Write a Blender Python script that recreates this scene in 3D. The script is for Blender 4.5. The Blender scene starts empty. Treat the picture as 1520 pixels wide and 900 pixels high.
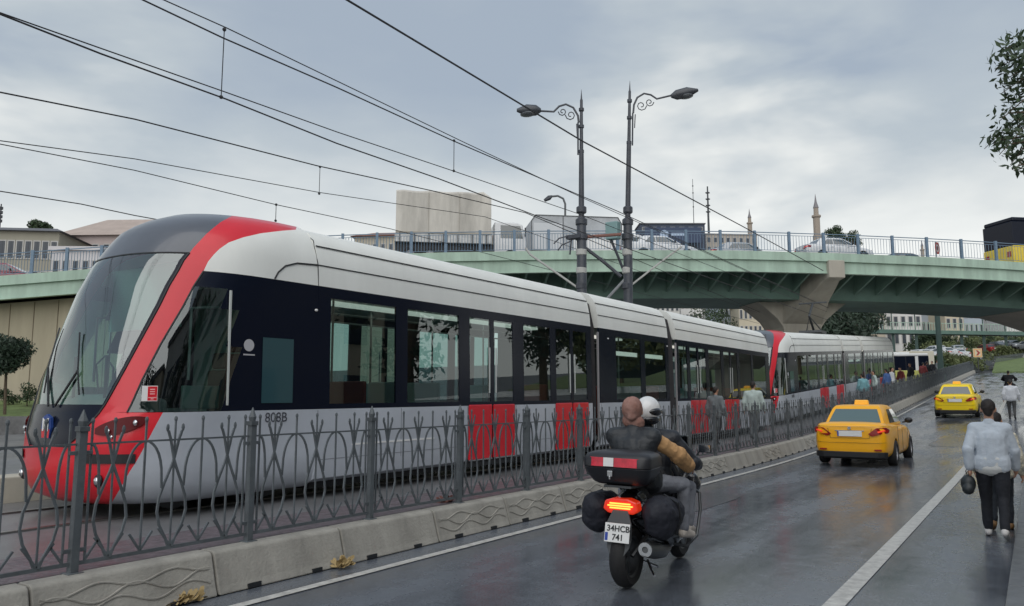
import bpy, bmesh, math, random
from mathutils import Vector, Matrix, Euler
R = math.radians
random.seed(7)
scene = bpy.context.scene
COL = scene.collection

# ------------------------------------------------------------------ camera
F_PX, PITCH, YAW, EYE = 1150.0, R(6.941), R(33.85), 1.7
cd = bpy.data.cameras.new('camera'); cam = bpy.data.objects.new('camera', cd); COL.objects.link(cam)
cd.sensor_width = 36.0; cd.lens = F_PX / 1520.0 * 36.0
cd.clip_start = 0.05; cd.clip_end = 3000
cam.location = (0, 0, EYE); cam.rotation_euler = (R(90) + PITCH, 0, YAW)
scene.camera = cam

# ------------------------------------------------------------------ sky, sun, exposure
world = bpy.data.worlds.new('World'); scene.world = world; world.use_nodes = True
SUN_EL, SUN_AZ = R(48), R(150)
def build_world():
    nt = world.node_tree; nt.nodes.clear(); N = nt.nodes.new; L = nt.links.new
    out = N('ShaderNodeOutputWorld')
    sky = N('ShaderNodeTexSky'); sky.sky_type = 'NISHITA'; sky.sun_disc = False
    sky.sun_elevation = SUN_EL; sky.sun_rotation = SUN_AZ
    b1 = N('ShaderNodeBackground'); b1.inputs['Strength'].default_value = 0.07
    L(sky.outputs[0], b1.inputs[0])
    tc = N('ShaderNodeTexCoord')
    sep = N('ShaderNodeSeparateXYZ'); L(tc.outputs['Generated'], sep.inputs[0])
    # cloud texture, stretched towards the horizon
    mp = N('ShaderNodeMapping'); mp.inputs['Scale'].default_value = (1.0, 1.0, 2.6); L(tc.outputs['Generated'], mp.inputs[0])
    n1 = N('ShaderNodeTexNoise'); n1.inputs['Scale'].default_value = 2.1; n1.inputs['Detail'].default_value = 7; n1.inputs['Roughness'].default_value = 0.52
    n1.inputs['Distortion'].default_value = 0.1
    L(mp.outputs[0], n1.inputs['Vector'])
    n2 = N('ShaderNodeTexNoise'); n2.inputs['Scale'].default_value = 5.0; n2.inputs['Detail'].default_value = 4; n2.inputs['Distortion'].default_value = 0.2
    L(mp.outputs[0], n2.inputs['Vector'])
    def math_(op, a, b, clamp=False):
        m = N('ShaderNodeMath'); m.operation = op; m.use_clamp = clamp
        for k, v in enumerate((a, b)):
            if isinstance(v, (int, float)): m.inputs[k].default_value = v
            elif v is not None: L(v, m.inputs[k])
        return m.outputs[0]
    # elevation brightening near horizon
    mr = N('ShaderNodeMapRange'); mr.inputs['From Min'].default_value = 0.38; mr.inputs['From Max'].default_value = 0.15
    mr.interpolation_type = 'SMOOTHSTEP'
    wob = math_('ADD', sep.outputs['Z'], math_('MULTIPLY', math_('SUBTRACT', n1.outputs['Fac'], 0.5), 0.26))
    L(wob, mr.inputs['Value'])
    hor = mr.outputs[0]
    def patch(d, lo, hi, amt):
        dn = N('ShaderNodeVectorMath'); dn.operation = 'DOT_PRODUCT'; L(tc.outputs['Generated'], dn.inputs[0])
        dn.inputs[1].default_value = Vector(d).normalized()
        q = N('ShaderNodeMapRange'); q.interpolation_type = 'SMOOTHSTEP'
        q.inputs['From Min'].default_value = lo; q.inputs['From Max'].default_value = hi; L(dn.outputs['Value'], q.inputs['Value'])
        w = math_('SUBTRACT', math_('MULTIPLY', n2.outputs['Fac'], 2.6), 0.75, True)
        return math_('MULTIPLY', math_('MULTIPLY', q.outputs[0], w), amt)
    p1 = patch((-0.300, 0.860, 0.335), 0.965, 0.999, 0.55)
    p2 = patch((-0.855, 0.287, 0.445), 0.950, 0.995, 0.5)
    p3 = patch((-0.10, 0.93, 0.26), 0.95, 0.998, 0.15)
    fac = math_('ADD', math_('MULTIPLY', hor, 0.9), math_('ADD', p1, math_('ADD', p2, p3)))
    fac = math_('ADD', fac, math_('MULTIPLY', math_('SUBTRACT', n2.outputs['Fac'], 0.5), 0.30), True)
    cr = N('ShaderNodeValToRGB'); L(fac, cr.inputs[0])
    e = cr.color_ramp.elements
    e[0].position = 0.0; e[0].color = (0.225, 0.265, 0.315, 1)
    e[1].position = 1.0; e[1].color = (0.57, 0.575, 0.555, 1)
    a = e.new(0.35); a.color = (0.30, 0.335, 0.36, 1)
    a = e.new(0.75); a.color = (0.46, 0.475, 0.468, 1)
    b2 = N('ShaderNodeBackground'); b2.inputs['Strength'].default_value = 1.0; L(cr.outputs[0], b2.inputs[0])
    mx = N('ShaderNodeMixShader'); mx.inputs[0].default_value = 0.93
    L(b1.outputs[0], mx.inputs[1]); L(b2.outputs[0], mx.inputs[2]); L(mx.outputs[0], out.inputs[0])
build_world()
sd = bpy.data.lights.new('sun', 'SUN'); sd.energy = 1.1; sd.angle = R(80); sd.color = (1.0, 0.96, 0.90)
sun = bpy.data.objects.new('sun', sd); COL.objects.link(sun)
sun.rotation_euler = (R(90) - SUN_EL, 0, R(180) - SUN_AZ)
scene.view_settings.view_transform = 'Standard'; scene.view_settings.look = 'None'
scene.view_settings.exposure = 0.80; scene.view_settings.gamma = 1.0; scene.view_settings.use_curve_mapping = False

# ------------------------------------------------------------------ picking real positions: a ray of the camera cut with a plane
CE = Vector((0, 0, EYE)); ROT = cam.rotation_euler.to_matrix()
def ray(px, py): return ROT @ Vector(((px - 760) / F_PX, (450 - py) / F_PX, -1.0))
def on_x(px, py, X): d = ray(px, py); return CE + d * (X / d.x)
def on_y(px, py, Y): d = ray(px, py); return CE + d * (Y / d.y)
def on_z(px, py, Z): d = ray(px, py); return CE + d * ((Z - EYE) / d.z)
AX = Vector((-math.sin(YAW), math.cos(YAW), 0)); RX = Vector((math.cos(YAW), math.sin(YAW), 0))
def at_d(px, py, D): d = ray(px, py); return CE + d * (D / d.dot(AX))
def rise(Y):
    if Y < 17: return 0.0
    if Y < 37: return 0.001375 * (Y - 17) ** 2
    return 0.55 + 0.055 * (Y - 37)

# ------------------------------------------------------------------ materials
MATS = {}
def mat(name, color, rough=0.5, metal=0.0, var=0.0, vscale=3.0, bump=0.0, bscale=40.0, coat=0.0, rvar=0.0, emit=None, spec=0.5, var2=None, streak=False, alpha=None):
    if name in MATS: return MATS[name]
    m = bpy.data.materials.new(name); m.use_nodes = True; MATS[name] = m
    nt = m.node_tree; b = nt.nodes['Principled BSDF']; N = nt.nodes.new; L = nt.links.new
    b.inputs['Base Color'].default_value = (*color, 1); b.inputs['Roughness'].default_value = rough
    b.inputs['Metallic'].default_value = metal; b.inputs['Coat Weight'].default_value = coat; b.inputs['Coat Roughness'].default_value = 0.06
    b.inputs['Specular IOR Level'].default_value = spec
    if emit: b.inputs['Emission Color'].default_value = (*emit[0], 1); b.inputs['Emission Strength'].default_value = emit[1]
    if var or bump or rvar:
        tc = N('ShaderNodeTexCoord'); vec = tc.outputs['Object']
        if streak:
            mp = N('ShaderNodeMapping'); mp.inputs['Scale'].default_value = (1, 1, 0.18); L(vec, mp.inputs[0]); vec = mp.outputs[0]
    if var:
        n = N('ShaderNodeTexNoise'); n.inputs['Scale'].default_value = vscale; n.inputs['Detail'].default_value = 8; n.inputs['Roughness'].default_value = 0.65
        L(vec, n.inputs['Vector'])
        c = N('ShaderNodeValToRGB'); L(n.outputs['Fac'], c.inputs[0])
        lo = [max(0, x * (1 - var)) for x in color] if var2 is None else var2
        hi = [min(1, x * (1 + var)) for x in color]
        c.color_ramp.elements[0].position = 0.32; c.color_ramp.elements[0].color = (*lo, 1)
        c.color_ramp.elements[1].position = 0.68; c.color_ramp.elements[1].color = (*hi, 1)
        L(c.outputs[0], b.inputs['Base Color'])
    if rvar:
        n = N('ShaderNodeTexNoise'); n.inputs['Scale'].default_value = vscale * 0.7; n.inputs['Detail'].default_value = 5; L(vec, n.inputs['Vector'])
        q = N('ShaderNodeMapRange'); q.inputs['From Min'].default_value = 0.35; q.inputs['From Max'].default_value = 0.65
        q.inputs['To Min'].default_value = max(0.02, rough - rvar); q.inputs['To Max'].default_value = rough + rvar
        L(n.outputs['Fac'], q.inputs['Value']); L(q.outputs[0], b.inputs['Roughness'])
    if bump:
        n = N('ShaderNodeTexNoise'); n.inputs['Scale'].default_value = bscale; n.inputs['Detail'].default_value = 6; L(tc.outputs['Object'], n.inputs['Vector'])
        u = N('ShaderNodeBump'); u.inputs['Strength'].default_value = bump; u.inputs['Distance'].default_value = 0.02
        L(n.outputs['Fac'], u.inputs['Height']); L(u.outputs[0], b.inputs['Normal'])
    return m
def glass(name, tint, refl=0.10, rough=0.01):
    if name in MATS: return MATS[name]
    m = bpy.data.materials.new(name); m.use_nodes = True; MATS[name] = m
    nt = m.node_tree; nt.nodes.clear(); N = nt.nodes.new; L = nt.links.new
    o = N('ShaderNodeOutputMaterial'); t = N('ShaderNodeBsdfTransparent'); t.inputs[0].default_value = (*tint, 1)
    g = N('ShaderNodeBsdfGlossy'); g.inputs['Roughness'].default_value = rough; g.inputs[0].default_value = (0.9, 0.95, 0.95, 1)
    lw = N('ShaderNodeFresnel'); lw.inputs[0].default_value = 1.5
    a = N('ShaderNodeMath'); a.operation = 'ADD'; a.use_clamp = True; a.inputs[1].default_value = refl; L(lw.outputs[0], a.inputs[0])
    mx = N('ShaderNodeMixShader'); L(a.outputs[0], mx.inputs[0]); L(t.outputs[0], mx.inputs[1]); L(g.outputs[0], mx.inputs[2]); L(mx.outputs[0], o.inputs[0])
    return m

# ------------------------------------------------------------------ mesh builder
def tag(o, label=None, cat=None, group=None, kind=None):
    if label: o['label'] = label
    if cat: o['category'] = cat
    if group: o['group'] = group
    if kind: o['kind'] = kind
    return o
def wloc(o):
    v = Vector((0, 0, 0))
    while o is not None: v += o.location; o = o.parent
    return v
def empty(name, loc=(0, 0, 0), rz=0.0, **k):
    o = bpy.data.objects.new(name, None); COL.objects.link(o); o.location = loc; o.rotation_euler = (0, 0, rz); o.empty_display_size = 0.2
    return tag(o, **k)
SPLIT = {'panel_joint', 'cab_frame', 'side_panel', 'cab_glass', 'cab_side_panel', 'cab_roof', 'drain_slot', 'grab_pole', 'roof_groove', 'cowl_groove', 'abutment_joint', 'door_seam', 'stake', 'headlamp', 'red_frame', 'window_mullion', 'wave_relief', 'tram_rail', 'dark_rail'}
class MB:
    def __init__(s): s.v = []; s.f = []; s.m = []; s.T = None
    def add(s, vs, fs, mi=0):
        b = len(s.v)
        if s.T is not None: vs = [s.T @ Vector(p) for p in vs]
        s.v += [tuple(p) for p in vs]; s.f += [tuple(b + i for i in f) for f in fs]; s.m += [mi] * len(fs); return s
    def box(s, c, d, rz=0.0, mi=0, rot=None, taper=1.0):
        x, y, z = d[0] / 2, d[1] / 2, d[2] / 2
        vs = [Vector((i * x * (taper if k > 0 else 1), j * y * (taper if k > 0 else 1), k * z)) for k in (-1, 1) for j in (-1, 1) for i in (-1, 1)]
        M = rot.to_matrix() if rot is not None else Matrix.Rotation(rz, 3, 'Z')
        vs = [M @ p + Vector(c) for p in vs]
        return s.add(vs, [(0, 2, 3, 1), (4, 5, 7, 6), (0, 1, 5, 4), (2, 6, 7, 3), (0, 4, 6, 2), (1, 3, 7, 5)], mi)
    def bx(s, x0, x1, y0, y1, z0, z1, mi=0): return s.box(((x0 + x1) / 2, (y0 + y1) / 2, (z0 + z1) / 2), (abs(x1 - x0), abs(y1 - y0), abs(z1 - z0)), mi=mi)
    def loft(s, rings, closed=True, caps=True, mi=0, flip=False):
        n = len(rings[0]); vs = [p for r in rings for p in r]; fs = []
        for i in range(len(rings) - 1):
            for j in range(n if closed else n - 1):
                k = (j + 1) % n; q = (i * n + j, i * n + k, (i + 1) * n + k, (i + 1) * n + j)
                fs.append(q[::-1] if flip else q)
        if caps and closed:
            a = tuple(range(n)); b = tuple((len(rings) - 1) * n + j for j in range(n))
            fs.append(a if flip else a[::-1]); fs.append(b[::-1] if flip else b)
        return s.add(vs, fs, mi)
    def tube(s, pts, r, n=6, mi=0, caps=True, flat=None):
        pts = [Vector(p) for p in pts]; rr = r if isinstance(r, (list, tuple)) else [r] * len(pts); rings = []
        d0 = (pts[1] - pts[0]).normalized(); up = Vector((0, 0, 1)) if abs(d0.z) < 0.9 else Vector((1, 0, 0))
        a = d0.cross(up).normalized()
        for i, p in enumerate(pts):
            d = ((pts[min(i + 1, len(pts) - 1)] - pts[i]).normalized() + (pts[i] - pts[max(i - 1, 0)]).normalized())
            if d.length < 1e-6: d = d0
            d.normalize(); a = (a - d * a.dot(d)); a = a.normalized() if a.length > 1e-6 else d.orthogonal().normalized(); b = d.cross(a)
            rings.append([p + (a * math.cos(2 * math.pi * (j + .5) / n) + b * math.sin(2 * math.pi * (j + .5) / n)) * rr[i] for j in range(n)])
        return s.loft(rings, True, caps, mi)
    def cyl(s, p0, p1, r0, r1=None, n=16, mi=0): return s.tube([p0, p1], [r0, r0 if r1 is None else r1], n, mi)
    def lathe(s, prof, n=24, axis='z', c=(0, 0, 0), mi=0, closed=False):
        rings = []
        for (r, h) in prof:
            ring = []
            for j in range(n):
                t = 2 * math.pi * j / n; x, y = r * math.cos(t), r * math.sin(t)
                p = (x, y, h) if axis == 'z' else ((h, x, y) if axis == 'x' else (y, h, x))
                ring.append(Vector(p) + Vector(c))
            rings.append(ring)
        return s.loft(rings, True, not closed, mi)
    def prism(s, outline, lo, hi, axis='x', mi=0):
        def P(u, v, w): return {'x': (w, u, v), 'y': (u, w, v), 'z': (u, v, w)}[axis]
        return s.loft([[P(u, v, w) for u, v in outline] for w in (lo, hi)], True, True, mi)
    def sphere(s, c, r, seg=12, ring=8, mi=0):
        if not isinstance(r, (list, tuple)): r = (r, r, r)
        rings = []
        for i in range(ring + 1):
            t = math.pi * i / ring; q = max(math.sin(t), 0.02)
            rings.append([Vector((c[0] + r[0] * q * math.cos(2 * math.pi * j / seg), c[1] + r[1] * q * math.sin(2 * math.pi * j / seg), c[2] - r[2] * math.cos(t))) for j in range(seg)])
        return s.loft(rings, True, True, mi)
    def capsule(s, a, b, ra, rb, seg=12):
        a = Vector(a); b = Vector(b); d = (b - a); Ln = d.length; d = d.normalized() if Ln > 1e-6 else Vector((0, 0, 1))
        u = d.orthogonal().normalized(); w = d.cross(u); rings = []
        prof = [(-math.cos(t) * ra, math.sin(t) * ra) for t in [R(8), R(35), R(62), R(90)]] + [(Ln - math.cos(t) * rb, math.sin(t) * rb) for t in [R(90), R(118), R(145), R(172)]]
        for h, r in prof: rings.append([a + d * h + (u * math.cos(2 * math.pi * j / seg) + w * math.sin(2 * math.pi * j / seg)) * r for j in range(seg)])
        return s.loft(rings, True, True)
    def build(s, name, mats, parent=None, smooth=False, bevel=0.0, drape=False, org=None, seg=2, fix=True, angle=40, **k):
        if not isinstance(mats, (list, tuple)): mats = [mats]
        if name in SPLIT:
            isl = s.islands()
            if len(isl) > 1:
                o = None
                for q in isl: o = q._build(name, mats, parent, smooth, bevel, drape, org, seg, fix, angle, **k)
                return o
        return s._build(name, mats, parent, smooth, bevel, drape, org, seg, fix, angle, **k)
    def islands(s):
        key = {}; rep = []
        for p in s.v: rep.append(key.setdefault((round(p[0], 4), round(p[1], 4), round(p[2], 4)), len(rep)))
        par = list(range(len(s.v)))
        def find(a):
            while par[a] != a: par[a] = par[par[a]]; a = par[a]
            return a
        for i, r_ in enumerate(rep): par[find(i)] = find(r_)
        for f in s.f:
            for a in f[1:]: par[find(a)] = find(f[0])
        groups = {}
        for f, m in zip(s.f, s.m): groups.setdefault(find(f[0]), []).append((f, m))
        out = []
        for g in groups.values():
            b = MB(); mp = {}
            for f, m in g:
                idx = []
                for a in f:
                    if a not in mp: mp[a] = len(b.v); b.v.append(s.v[a])
                    idx.append(mp[a])
                b.f.append(tuple(idx)); b.m.append(m)
            out.append(b)
        return out
    def _build(s, name, mats, parent, smooth, bevel, drape, org, seg, fix, angle, **k):
        o0 = wloc(parent) if parent is not None else Vector(org or (0, 0, 0))
        vs = [Vector(p) for p in s.v]
        if drape:
            vs = [Vector((p.x, p.y, p.z + rise(p.y))) for p in vs]
        vs = [p - o0 for p in vs]
        me = bpy.data.meshes.new(name); me.from_pydata(vs, [], s.f)
        for m in mats: me.materials.append(m)
        me.polygons.foreach_set('material_index', s.m)
        if fix or bevel:
            bm = bmesh.new(); bm.from_mesh(me)
            if fix: bmesh.ops.recalc_face_normals(bm, faces=bm.faces)
            if bevel:
                bmesh.ops.remove_doubles(bm, verts=bm.verts, dist=1e-5)
                ed = [e for e in bm.edges if len(e.link_faces) == 2 and e.calc_face_angle(0) > R(30)]
                bmesh.ops.bevel(bm, geom=ed, offset=bevel, segments=seg, affect='EDGES', profile=0.5, clamp_overlap=True)
            bm.to_mesh(me); bm.free()
        if smooth:
            me.polygons.foreach_set('use_smooth', [True] * len(me.polygons)); me.set_sharp_from_angle(angle=R(angle))
        me.update()
        o = bpy.data.objects.new(name, me); COL.objects.link(o)
        if parent is not None: o.parent = parent
        else: o.location = o0
        return tag(o, **k)
def evaluated(tmp):
    dg = bpy.context.evaluated_depsgraph_get(); dg.update()
    me = bpy.data.meshes.new_from_object(tmp.evaluated_get(dg)); return me
def remeshed(name, mb, mats, parent, voxel=0.012, smooth=6, disp=0.0, dscale=0.1, subdiv=0, **k):
    """one continuous surface grown round overlapping shapes"""
    o = mb.build(name, mats, parent, fix=True)
    r = o.modifiers.new('r', 'REMESH'); r.mode = 'VOXEL'; r.voxel_size = voxel
    if smooth: q = o.modifiers.new('s', 'SMOOTH'); q.factor = 0.6; q.iterations = smooth
    if disp:
        t = bpy.data.textures.new('wrinkle', 'CLOUDS'); t.noise_scale = dscale; t.noise_depth = 2
        dm = o.modifiers.new('d', 'DISPLACE'); dm.texture = t; dm.strength = disp; dm.mid_level = 0.5
    me = evaluated(o); old = o.data; o.modifiers.clear(); me.name = name
    me.materials.clear()
    for m in (mats if isinstance(mats, (list, tuple)) else [mats]): me.materials.append(m)
    me.polygons.foreach_set('use_smooth', [True] * len(me.polygons)); o.data = me; bpy.data.meshes.remove(old)
    return tag(o, **k)
def cut(o, cutters):
    """boolean subtraction of a builder's shapes from o"""
    c = cutters.build('cutter', MATS['black_plastic'], o.parent)
    b = o.modifiers.new('b', 'BOOLEAN'); b.object = c; b.operation = 'DIFFERENCE'; b.solver = 'EXACT'
    me = evaluated(o); old = o.data; o.modifiers.clear(); o.data = me; bpy.data.meshes.remove(old)
    cm = c.data; bpy.data.objects.remove(c); bpy.data.meshes.remove(cm)
    me.polygons.foreach_set('use_smooth', [True] * len(me.polygons)); me.set_sharp_from_angle(angle=R(35))
def text(body, size, name, m, parent, loc, rot, extrude=0.001, align='CENTER', bold=False, sx=1.0):
    c = bpy.data.curves.new(name, 'FONT'); c.body = body; c.size = size; c.extrude = extrude; c.align_x = align; c.align_y = 'CENTER'
    if bold: c.offset = size * 0.02
    tmp = bpy.data.objects.new(name, c); COL.objects.link(tmp)
    me = evaluated(tmp); bpy.data.objects.remove(tmp); bpy.data.curves.remove(c)
    me.name = name; me.materials.clear(); me.materials.append(m)
    o = bpy.data.objects.new(name, me); COL.objects.link(o); o.parent = parent; o.location = loc; o.rotation_euler = rot; o.scale = (sx, 1, 1)
    return o
def dup(o, parent=None, **k):
    kids = [c for c in COL.objects if c.parent == o] if not hasattr(o, '_k') else []
    c = o.copy(); COL.objects.link(c)
    if parent is not None: c.parent = parent
    for ch in kids: dup(ch, c)
    for a in ('label', 'category', 'group'):
        key = 'cat' if a == 'category' else a
        if key in k: c[a] = k[key]
    if 'loc' in k: c.location = k['loc']
    if 'rz' in k: c.rotation_euler = (0, 0, k['rz'])
    return c
def recolor(root, swaps):
    """give a copied thing its own paint"""
    for ch in [root] + [c for c in COL.objects if c.parent == root] :
        if ch.type == 'MESH' and any(m in swaps for m in ch.data.materials):
            me = ch.data.copy(); ch.data = me
            for i, m in enumerate(me.materials):
                if m in swaps: me.materials[i] = swaps[m]

M = {}
def wet_road():
    m = mat('wet_asphalt', (0.060, 0.067, 0.078), 0.2); nt = m.node_tree; b = nt.nodes['Principled BSDF']; N = nt.nodes.new; L = nt.links.new
    tc = N('ShaderNodeTexCoord')
    def noise_(sc, det, mp=None):
        n = N('ShaderNodeTexNoise'); n.inputs['Scale'].default_value = sc; n.inputs['Detail'].default_value = det
        if mp: q = N('ShaderNodeMapping'); q.inputs['Scale'].default_value = mp; L(tc.outputs['Object'], q.inputs[0]); L(q.outputs[0], n.inputs['Vector'])
        else: L(tc.outputs['Object'], n.inputs['Vector'])
        return n.outputs['Fac']
    big = noise_(0.9, 5, (1.6, .28, 1)); mid = noise_(5, 6); fine = noise_(110, 3)
    def rng(v, a, c, lo, hi):
        q = N('ShaderNodeMapRange'); q.inputs['From Min'].default_value = a; q.inputs['From Max'].default_value = c; q.inputs['To Min'].default_value = lo; q.inputs['To Max'].default_value = hi; L(v, q.inputs['Value']); return q.outputs[0]
    def mul(a, c):
        q = N('ShaderNodeMath'); q.operation = 'MULTIPLY'; L(a, q.inputs[0]); L(c, q.inputs[1]); return q.outputs[0]
    # damp tone: patches where the film of water is thin are paler and rougher
    tone = mul(rng(big, .35, .65, .78, 1.25), mul(rng(mid, .3, .7, .93, 1.07), rng(fine, .3, .7, .62, 1.38)))
    v = N('ShaderNodeVectorMath'); v.operation = 'SCALE'; v.inputs[0].default_value = (0.104, 0.116, 0.136); L(tone, v.inputs['Scale']); L(v.outputs[0], b.inputs['Base Color'])
    r0 = rng(big, .38, .62, .11, .30); r1 = rng(mid, .35, .65, .85, 1.2); L(mul(r0, r1), b.inputs['Roughness'])
    u = N('ShaderNodeBump'); u.inputs['Strength'].default_value = .12; u.inputs['Distance'].default_value = .004; L(fine, u.inputs['Height']); L(u.outputs[0], b.inputs['Normal'])
    b.inputs['Specular IOR Level'].default_value = .7
    return m
M['asphalt'] = wet_road()
M['asphalt_dry'] = mat('grey_asphalt', (0.10, 0.10, 0.105), 0.6, var=0.2, vscale=0.5, bump=0.2, bscale=60)
M['bed'] = mat('track_bed_concrete', (0.16, 0.16, 0.165), 0.38, var=0.25, vscale=0.7, bump=0.15, bscale=30, rvar=0.1)
M['paint_line'] = mat('road_marking_paint', (0.50, 0.49, 0.46), 0.45, var=0.30, vscale=9, bump=0.1)
M['concrete'] = mat('barrier_concrete', (0.33, 0.315, 0.28), 0.85, var=0.28, vscale=2.2, bump=0.35, bscale=35, streak=True)
M['concrete_light'] = mat('pale_concrete', (0.44, 0.41, 0.34), 0.85, var=0.15, vscale=1.2, bump=0.2, bscale=20, streak=True)
M['pier'] = mat('tan_pier_concrete', (0.37, 0.345, 0.295), 0.85, var=0.16, vscale=0.9, bump=0.15, bscale=15, streak=True)
M['fence_iron'] = mat('grey_painted_iron', (0.10, 0.115, 0.125), 0.5, var=0.25, vscale=6, rvar=0.1)
M['black_plastic'] = mat('black_plastic', (0.012, 0.013, 0.016), 0.38)
M['rubber'] = mat('tyre_rubber', (0.015, 0.015, 0.016), 0.75, var=0.2, vscale=20)
M['chrome'] = mat('bright_metal', (0.62, 0.63, 0.65), 0.22, metal=1.0)
M['dark_metal'] = mat('dark_metal', (0.09, 0.095, 0.10), 0.4, metal=0.7)
M['tram_silver'] = mat('tram_silver_paint', (0.50, 0.535, 0.59), 0.34, var=0.09, vscale=1.0, coat=0.3)
M['tram_white'] = mat('tram_roof_paint', (0.78, 0.79, 0.75), 0.5, var=0.07, vscale=0.9, streak=True)
M['tram_red'] = mat('tram_red_paint', (0.66, 0.010, 0.025), 0.3, coat=0.2, var=0.06, vscale=2)
M['tram_dark'] = mat('tram_dark_band', (0.006, 0.009, 0.020), 0.18, spec=0.2)
M['tram_dome'] = mat('tram_dome_grey', (0.085, 0.095, 0.115), 0.28, coat=0.4, var=0.08, vscale=2)
M['seam'] = mat('dark_seam', (0.02, 0.022, 0.025), 0.6)
M['bellows'] = mat('bellows_rubber', (0.035, 0.033, 0.037), 0.7, var=0.2, vscale=4)
M['white'] = mat('white_paint', (0.78, 0.78, 0.77), 0.4)
M['taxi'] = mat('taxi_orange_paint', (0.98, 0.46, 0.004), 0.32, coat=0.3, var=0.04, vscale=2)
M['taxi_y'] = mat('taxi_yellow_paint', (0.95, 0.68, 0.004), 0.32, coat=0.3)
M['car_glass'] = mat('car_glass', (0.03, 0.045, 0.05), 0.04, spec=0.9, coat=0.6)
M['red_lens'] = mat('red_lamp_lens', (0.30, 0.008, 0.008), 0.12, coat=0.5)
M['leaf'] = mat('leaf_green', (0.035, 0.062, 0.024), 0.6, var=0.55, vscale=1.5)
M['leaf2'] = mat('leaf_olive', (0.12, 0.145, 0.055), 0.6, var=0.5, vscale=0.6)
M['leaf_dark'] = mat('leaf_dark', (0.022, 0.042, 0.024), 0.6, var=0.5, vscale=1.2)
M['bark'] = mat('bark', (0.10, 0.075, 0.05), 0.9, var=0.3, vscale=6, bump=0.4, bscale=30)
M['grass'] = mat('grass_green', (0.12, 0.165, 0.055), 0.8, var=0.35, vscale=2, bump=0.5, bscale=25)
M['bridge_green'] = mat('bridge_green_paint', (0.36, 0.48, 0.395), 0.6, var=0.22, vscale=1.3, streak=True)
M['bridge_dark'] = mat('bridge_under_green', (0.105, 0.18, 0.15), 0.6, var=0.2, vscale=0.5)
M['rail_blue'] = mat('railing_blue_grey', (0.14, 0.21, 0.29), 0.5, var=0.15, vscale=3)
M['pole'] = mat('pole_dark_paint', (0.045, 0.05, 0.062), 0.42, var=0.3, vscale=4)
M['wire'] = mat('wire_black', (0.02, 0.02, 0.022), 0.6)
M['skin'] = mat('skin', (0.45, 0.25, 0.17), 0.5)
M['hair'] = mat('dark_hair', (0.018, 0.013, 0.011), 0.6, bump=0.6, bscale=90)
# ================================================================== SETTING
def sheet(name, x0, x1, y0, y1, z, m, nx=2, ny=40, drape=True, fn=None, **k):
    b = MB(); vs = []; fs = []
    for j in range(ny + 1):
        for i in range(nx + 1):
            x = x0 + (x1 - x0) * i / nx; y = y0 + (y1 - y0) * j / ny
            vs.append((x, y, z + (rise(y) if drape else 0) + (fn(x, y) if fn else 0)))
    for j in range(ny):
        for i in range(nx): a = j * (nx + 1) + i; fs.append((a, a + 1, a + nx + 2, a + nx + 1))
    b.add(vs, fs); return b.build(name, m, fix=False, kind='structure', **k)
sheet('ground', -500, 500, -60, 700, -0.06, M['asphalt_dry'], 30, 190)
sheet('road', -5.96, -0.30, -12, 112, -0.004, M['asphalt'], 4, 90)
sheet('side_road', -0.30, 60, 82, 112, -0.004, M['asphalt'], 10, 20)
# right pavement with a real kerb
b = MB()
def strip(b, x0, x1, y0, y1, z0, z1, n=60, mi=0):
    rings = []
    for i in range(n + 1):
        y = y0 + (y1 - y0) * i / n; r = rise(y); rings.append([(x0, y, z0 + r), (x1, y, z0 + r), (x1, y, z1 + r), (x0, y, z1 + r)])
    b.loft(rings, True, True, mi)
b = MB(); strip(b, -0.14, 9, -12, 82, -0.1, 0.13); b.build('pavement', mat('paving_stone', (0.27, 0.255, 0.24), 0.5, var=0.22, vscale=5, bump=0.25, bscale=14), kind='structure')
b = MB()
y = -12.0
while y < 81:
    r = rise(y + .5); b.bx(-0.30, -0.145, y, y + 0.985, -0.1 + r, 0.125 + r); y += 1.0
b.build('kerb', mat('kerb_stone', (0.13, 0.135, 0.14), 0.4, var=0.25, vscale=6), bevel=0.012, kind='structure')
# raised track bed
b = MB(); strip(b, -31.0, -6.26, -20, 112, -0.05, 0.352); b.build('track_bed', M['bed'], kind='structure')
sheet('brick_strip', -7.25, -6.28, -12, 110, 0.357, mat('purple_brick_paving', (0.13, 0.105, 0.115), 0.5, var=0.3, vscale=11, bump=0.5, bscale=22, rvar=0.12), 2, 80)
# rails set in the bed
b = MB()
for xc in (-9.33, -13.4):
    for sx in (-0.7175, 0.7175):
        rings = [[(xc + sx - .035, y, .353 + rise(y)), (xc + sx + .035, y, .353 + rise(y)), (xc + sx + .035, y, .372 + rise(y)), (xc + sx - .035, y, .372 + rise(y))] for y in range(-20, 112, 3)]
        b.loft(rings)
b.build('tram_rails', mat('rail_steel', (0.30, 0.29, 0.28), 0.3, metal=0.9), kind='structure')
# road markings
def line(name, x, w, segs, z=0.0045):
    b = MB()
    for (a, c) in segs:
        n = max(2, int((c - a) / 2)); vs = []; fs = []
        for i in range(n + 1):
            y = a + (c - a) * i / n; vs += [(x - w / 2, y, z + rise(y)), (x + w / 2, y, z + rise(y))]
        for i in range(n): fs.append((2 * i, 2 * i + 1, 2 * i + 3, 2 * i + 2))
        b.add(vs, fs)
    b.build(name, M['paint_line'], fix=False, kind='structure')
line('left_edge_line', -5.55, 0.11, [(-6, 100)])
line('right_edge_line', -1.49, 0.16, [(-6, 80)])

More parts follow.
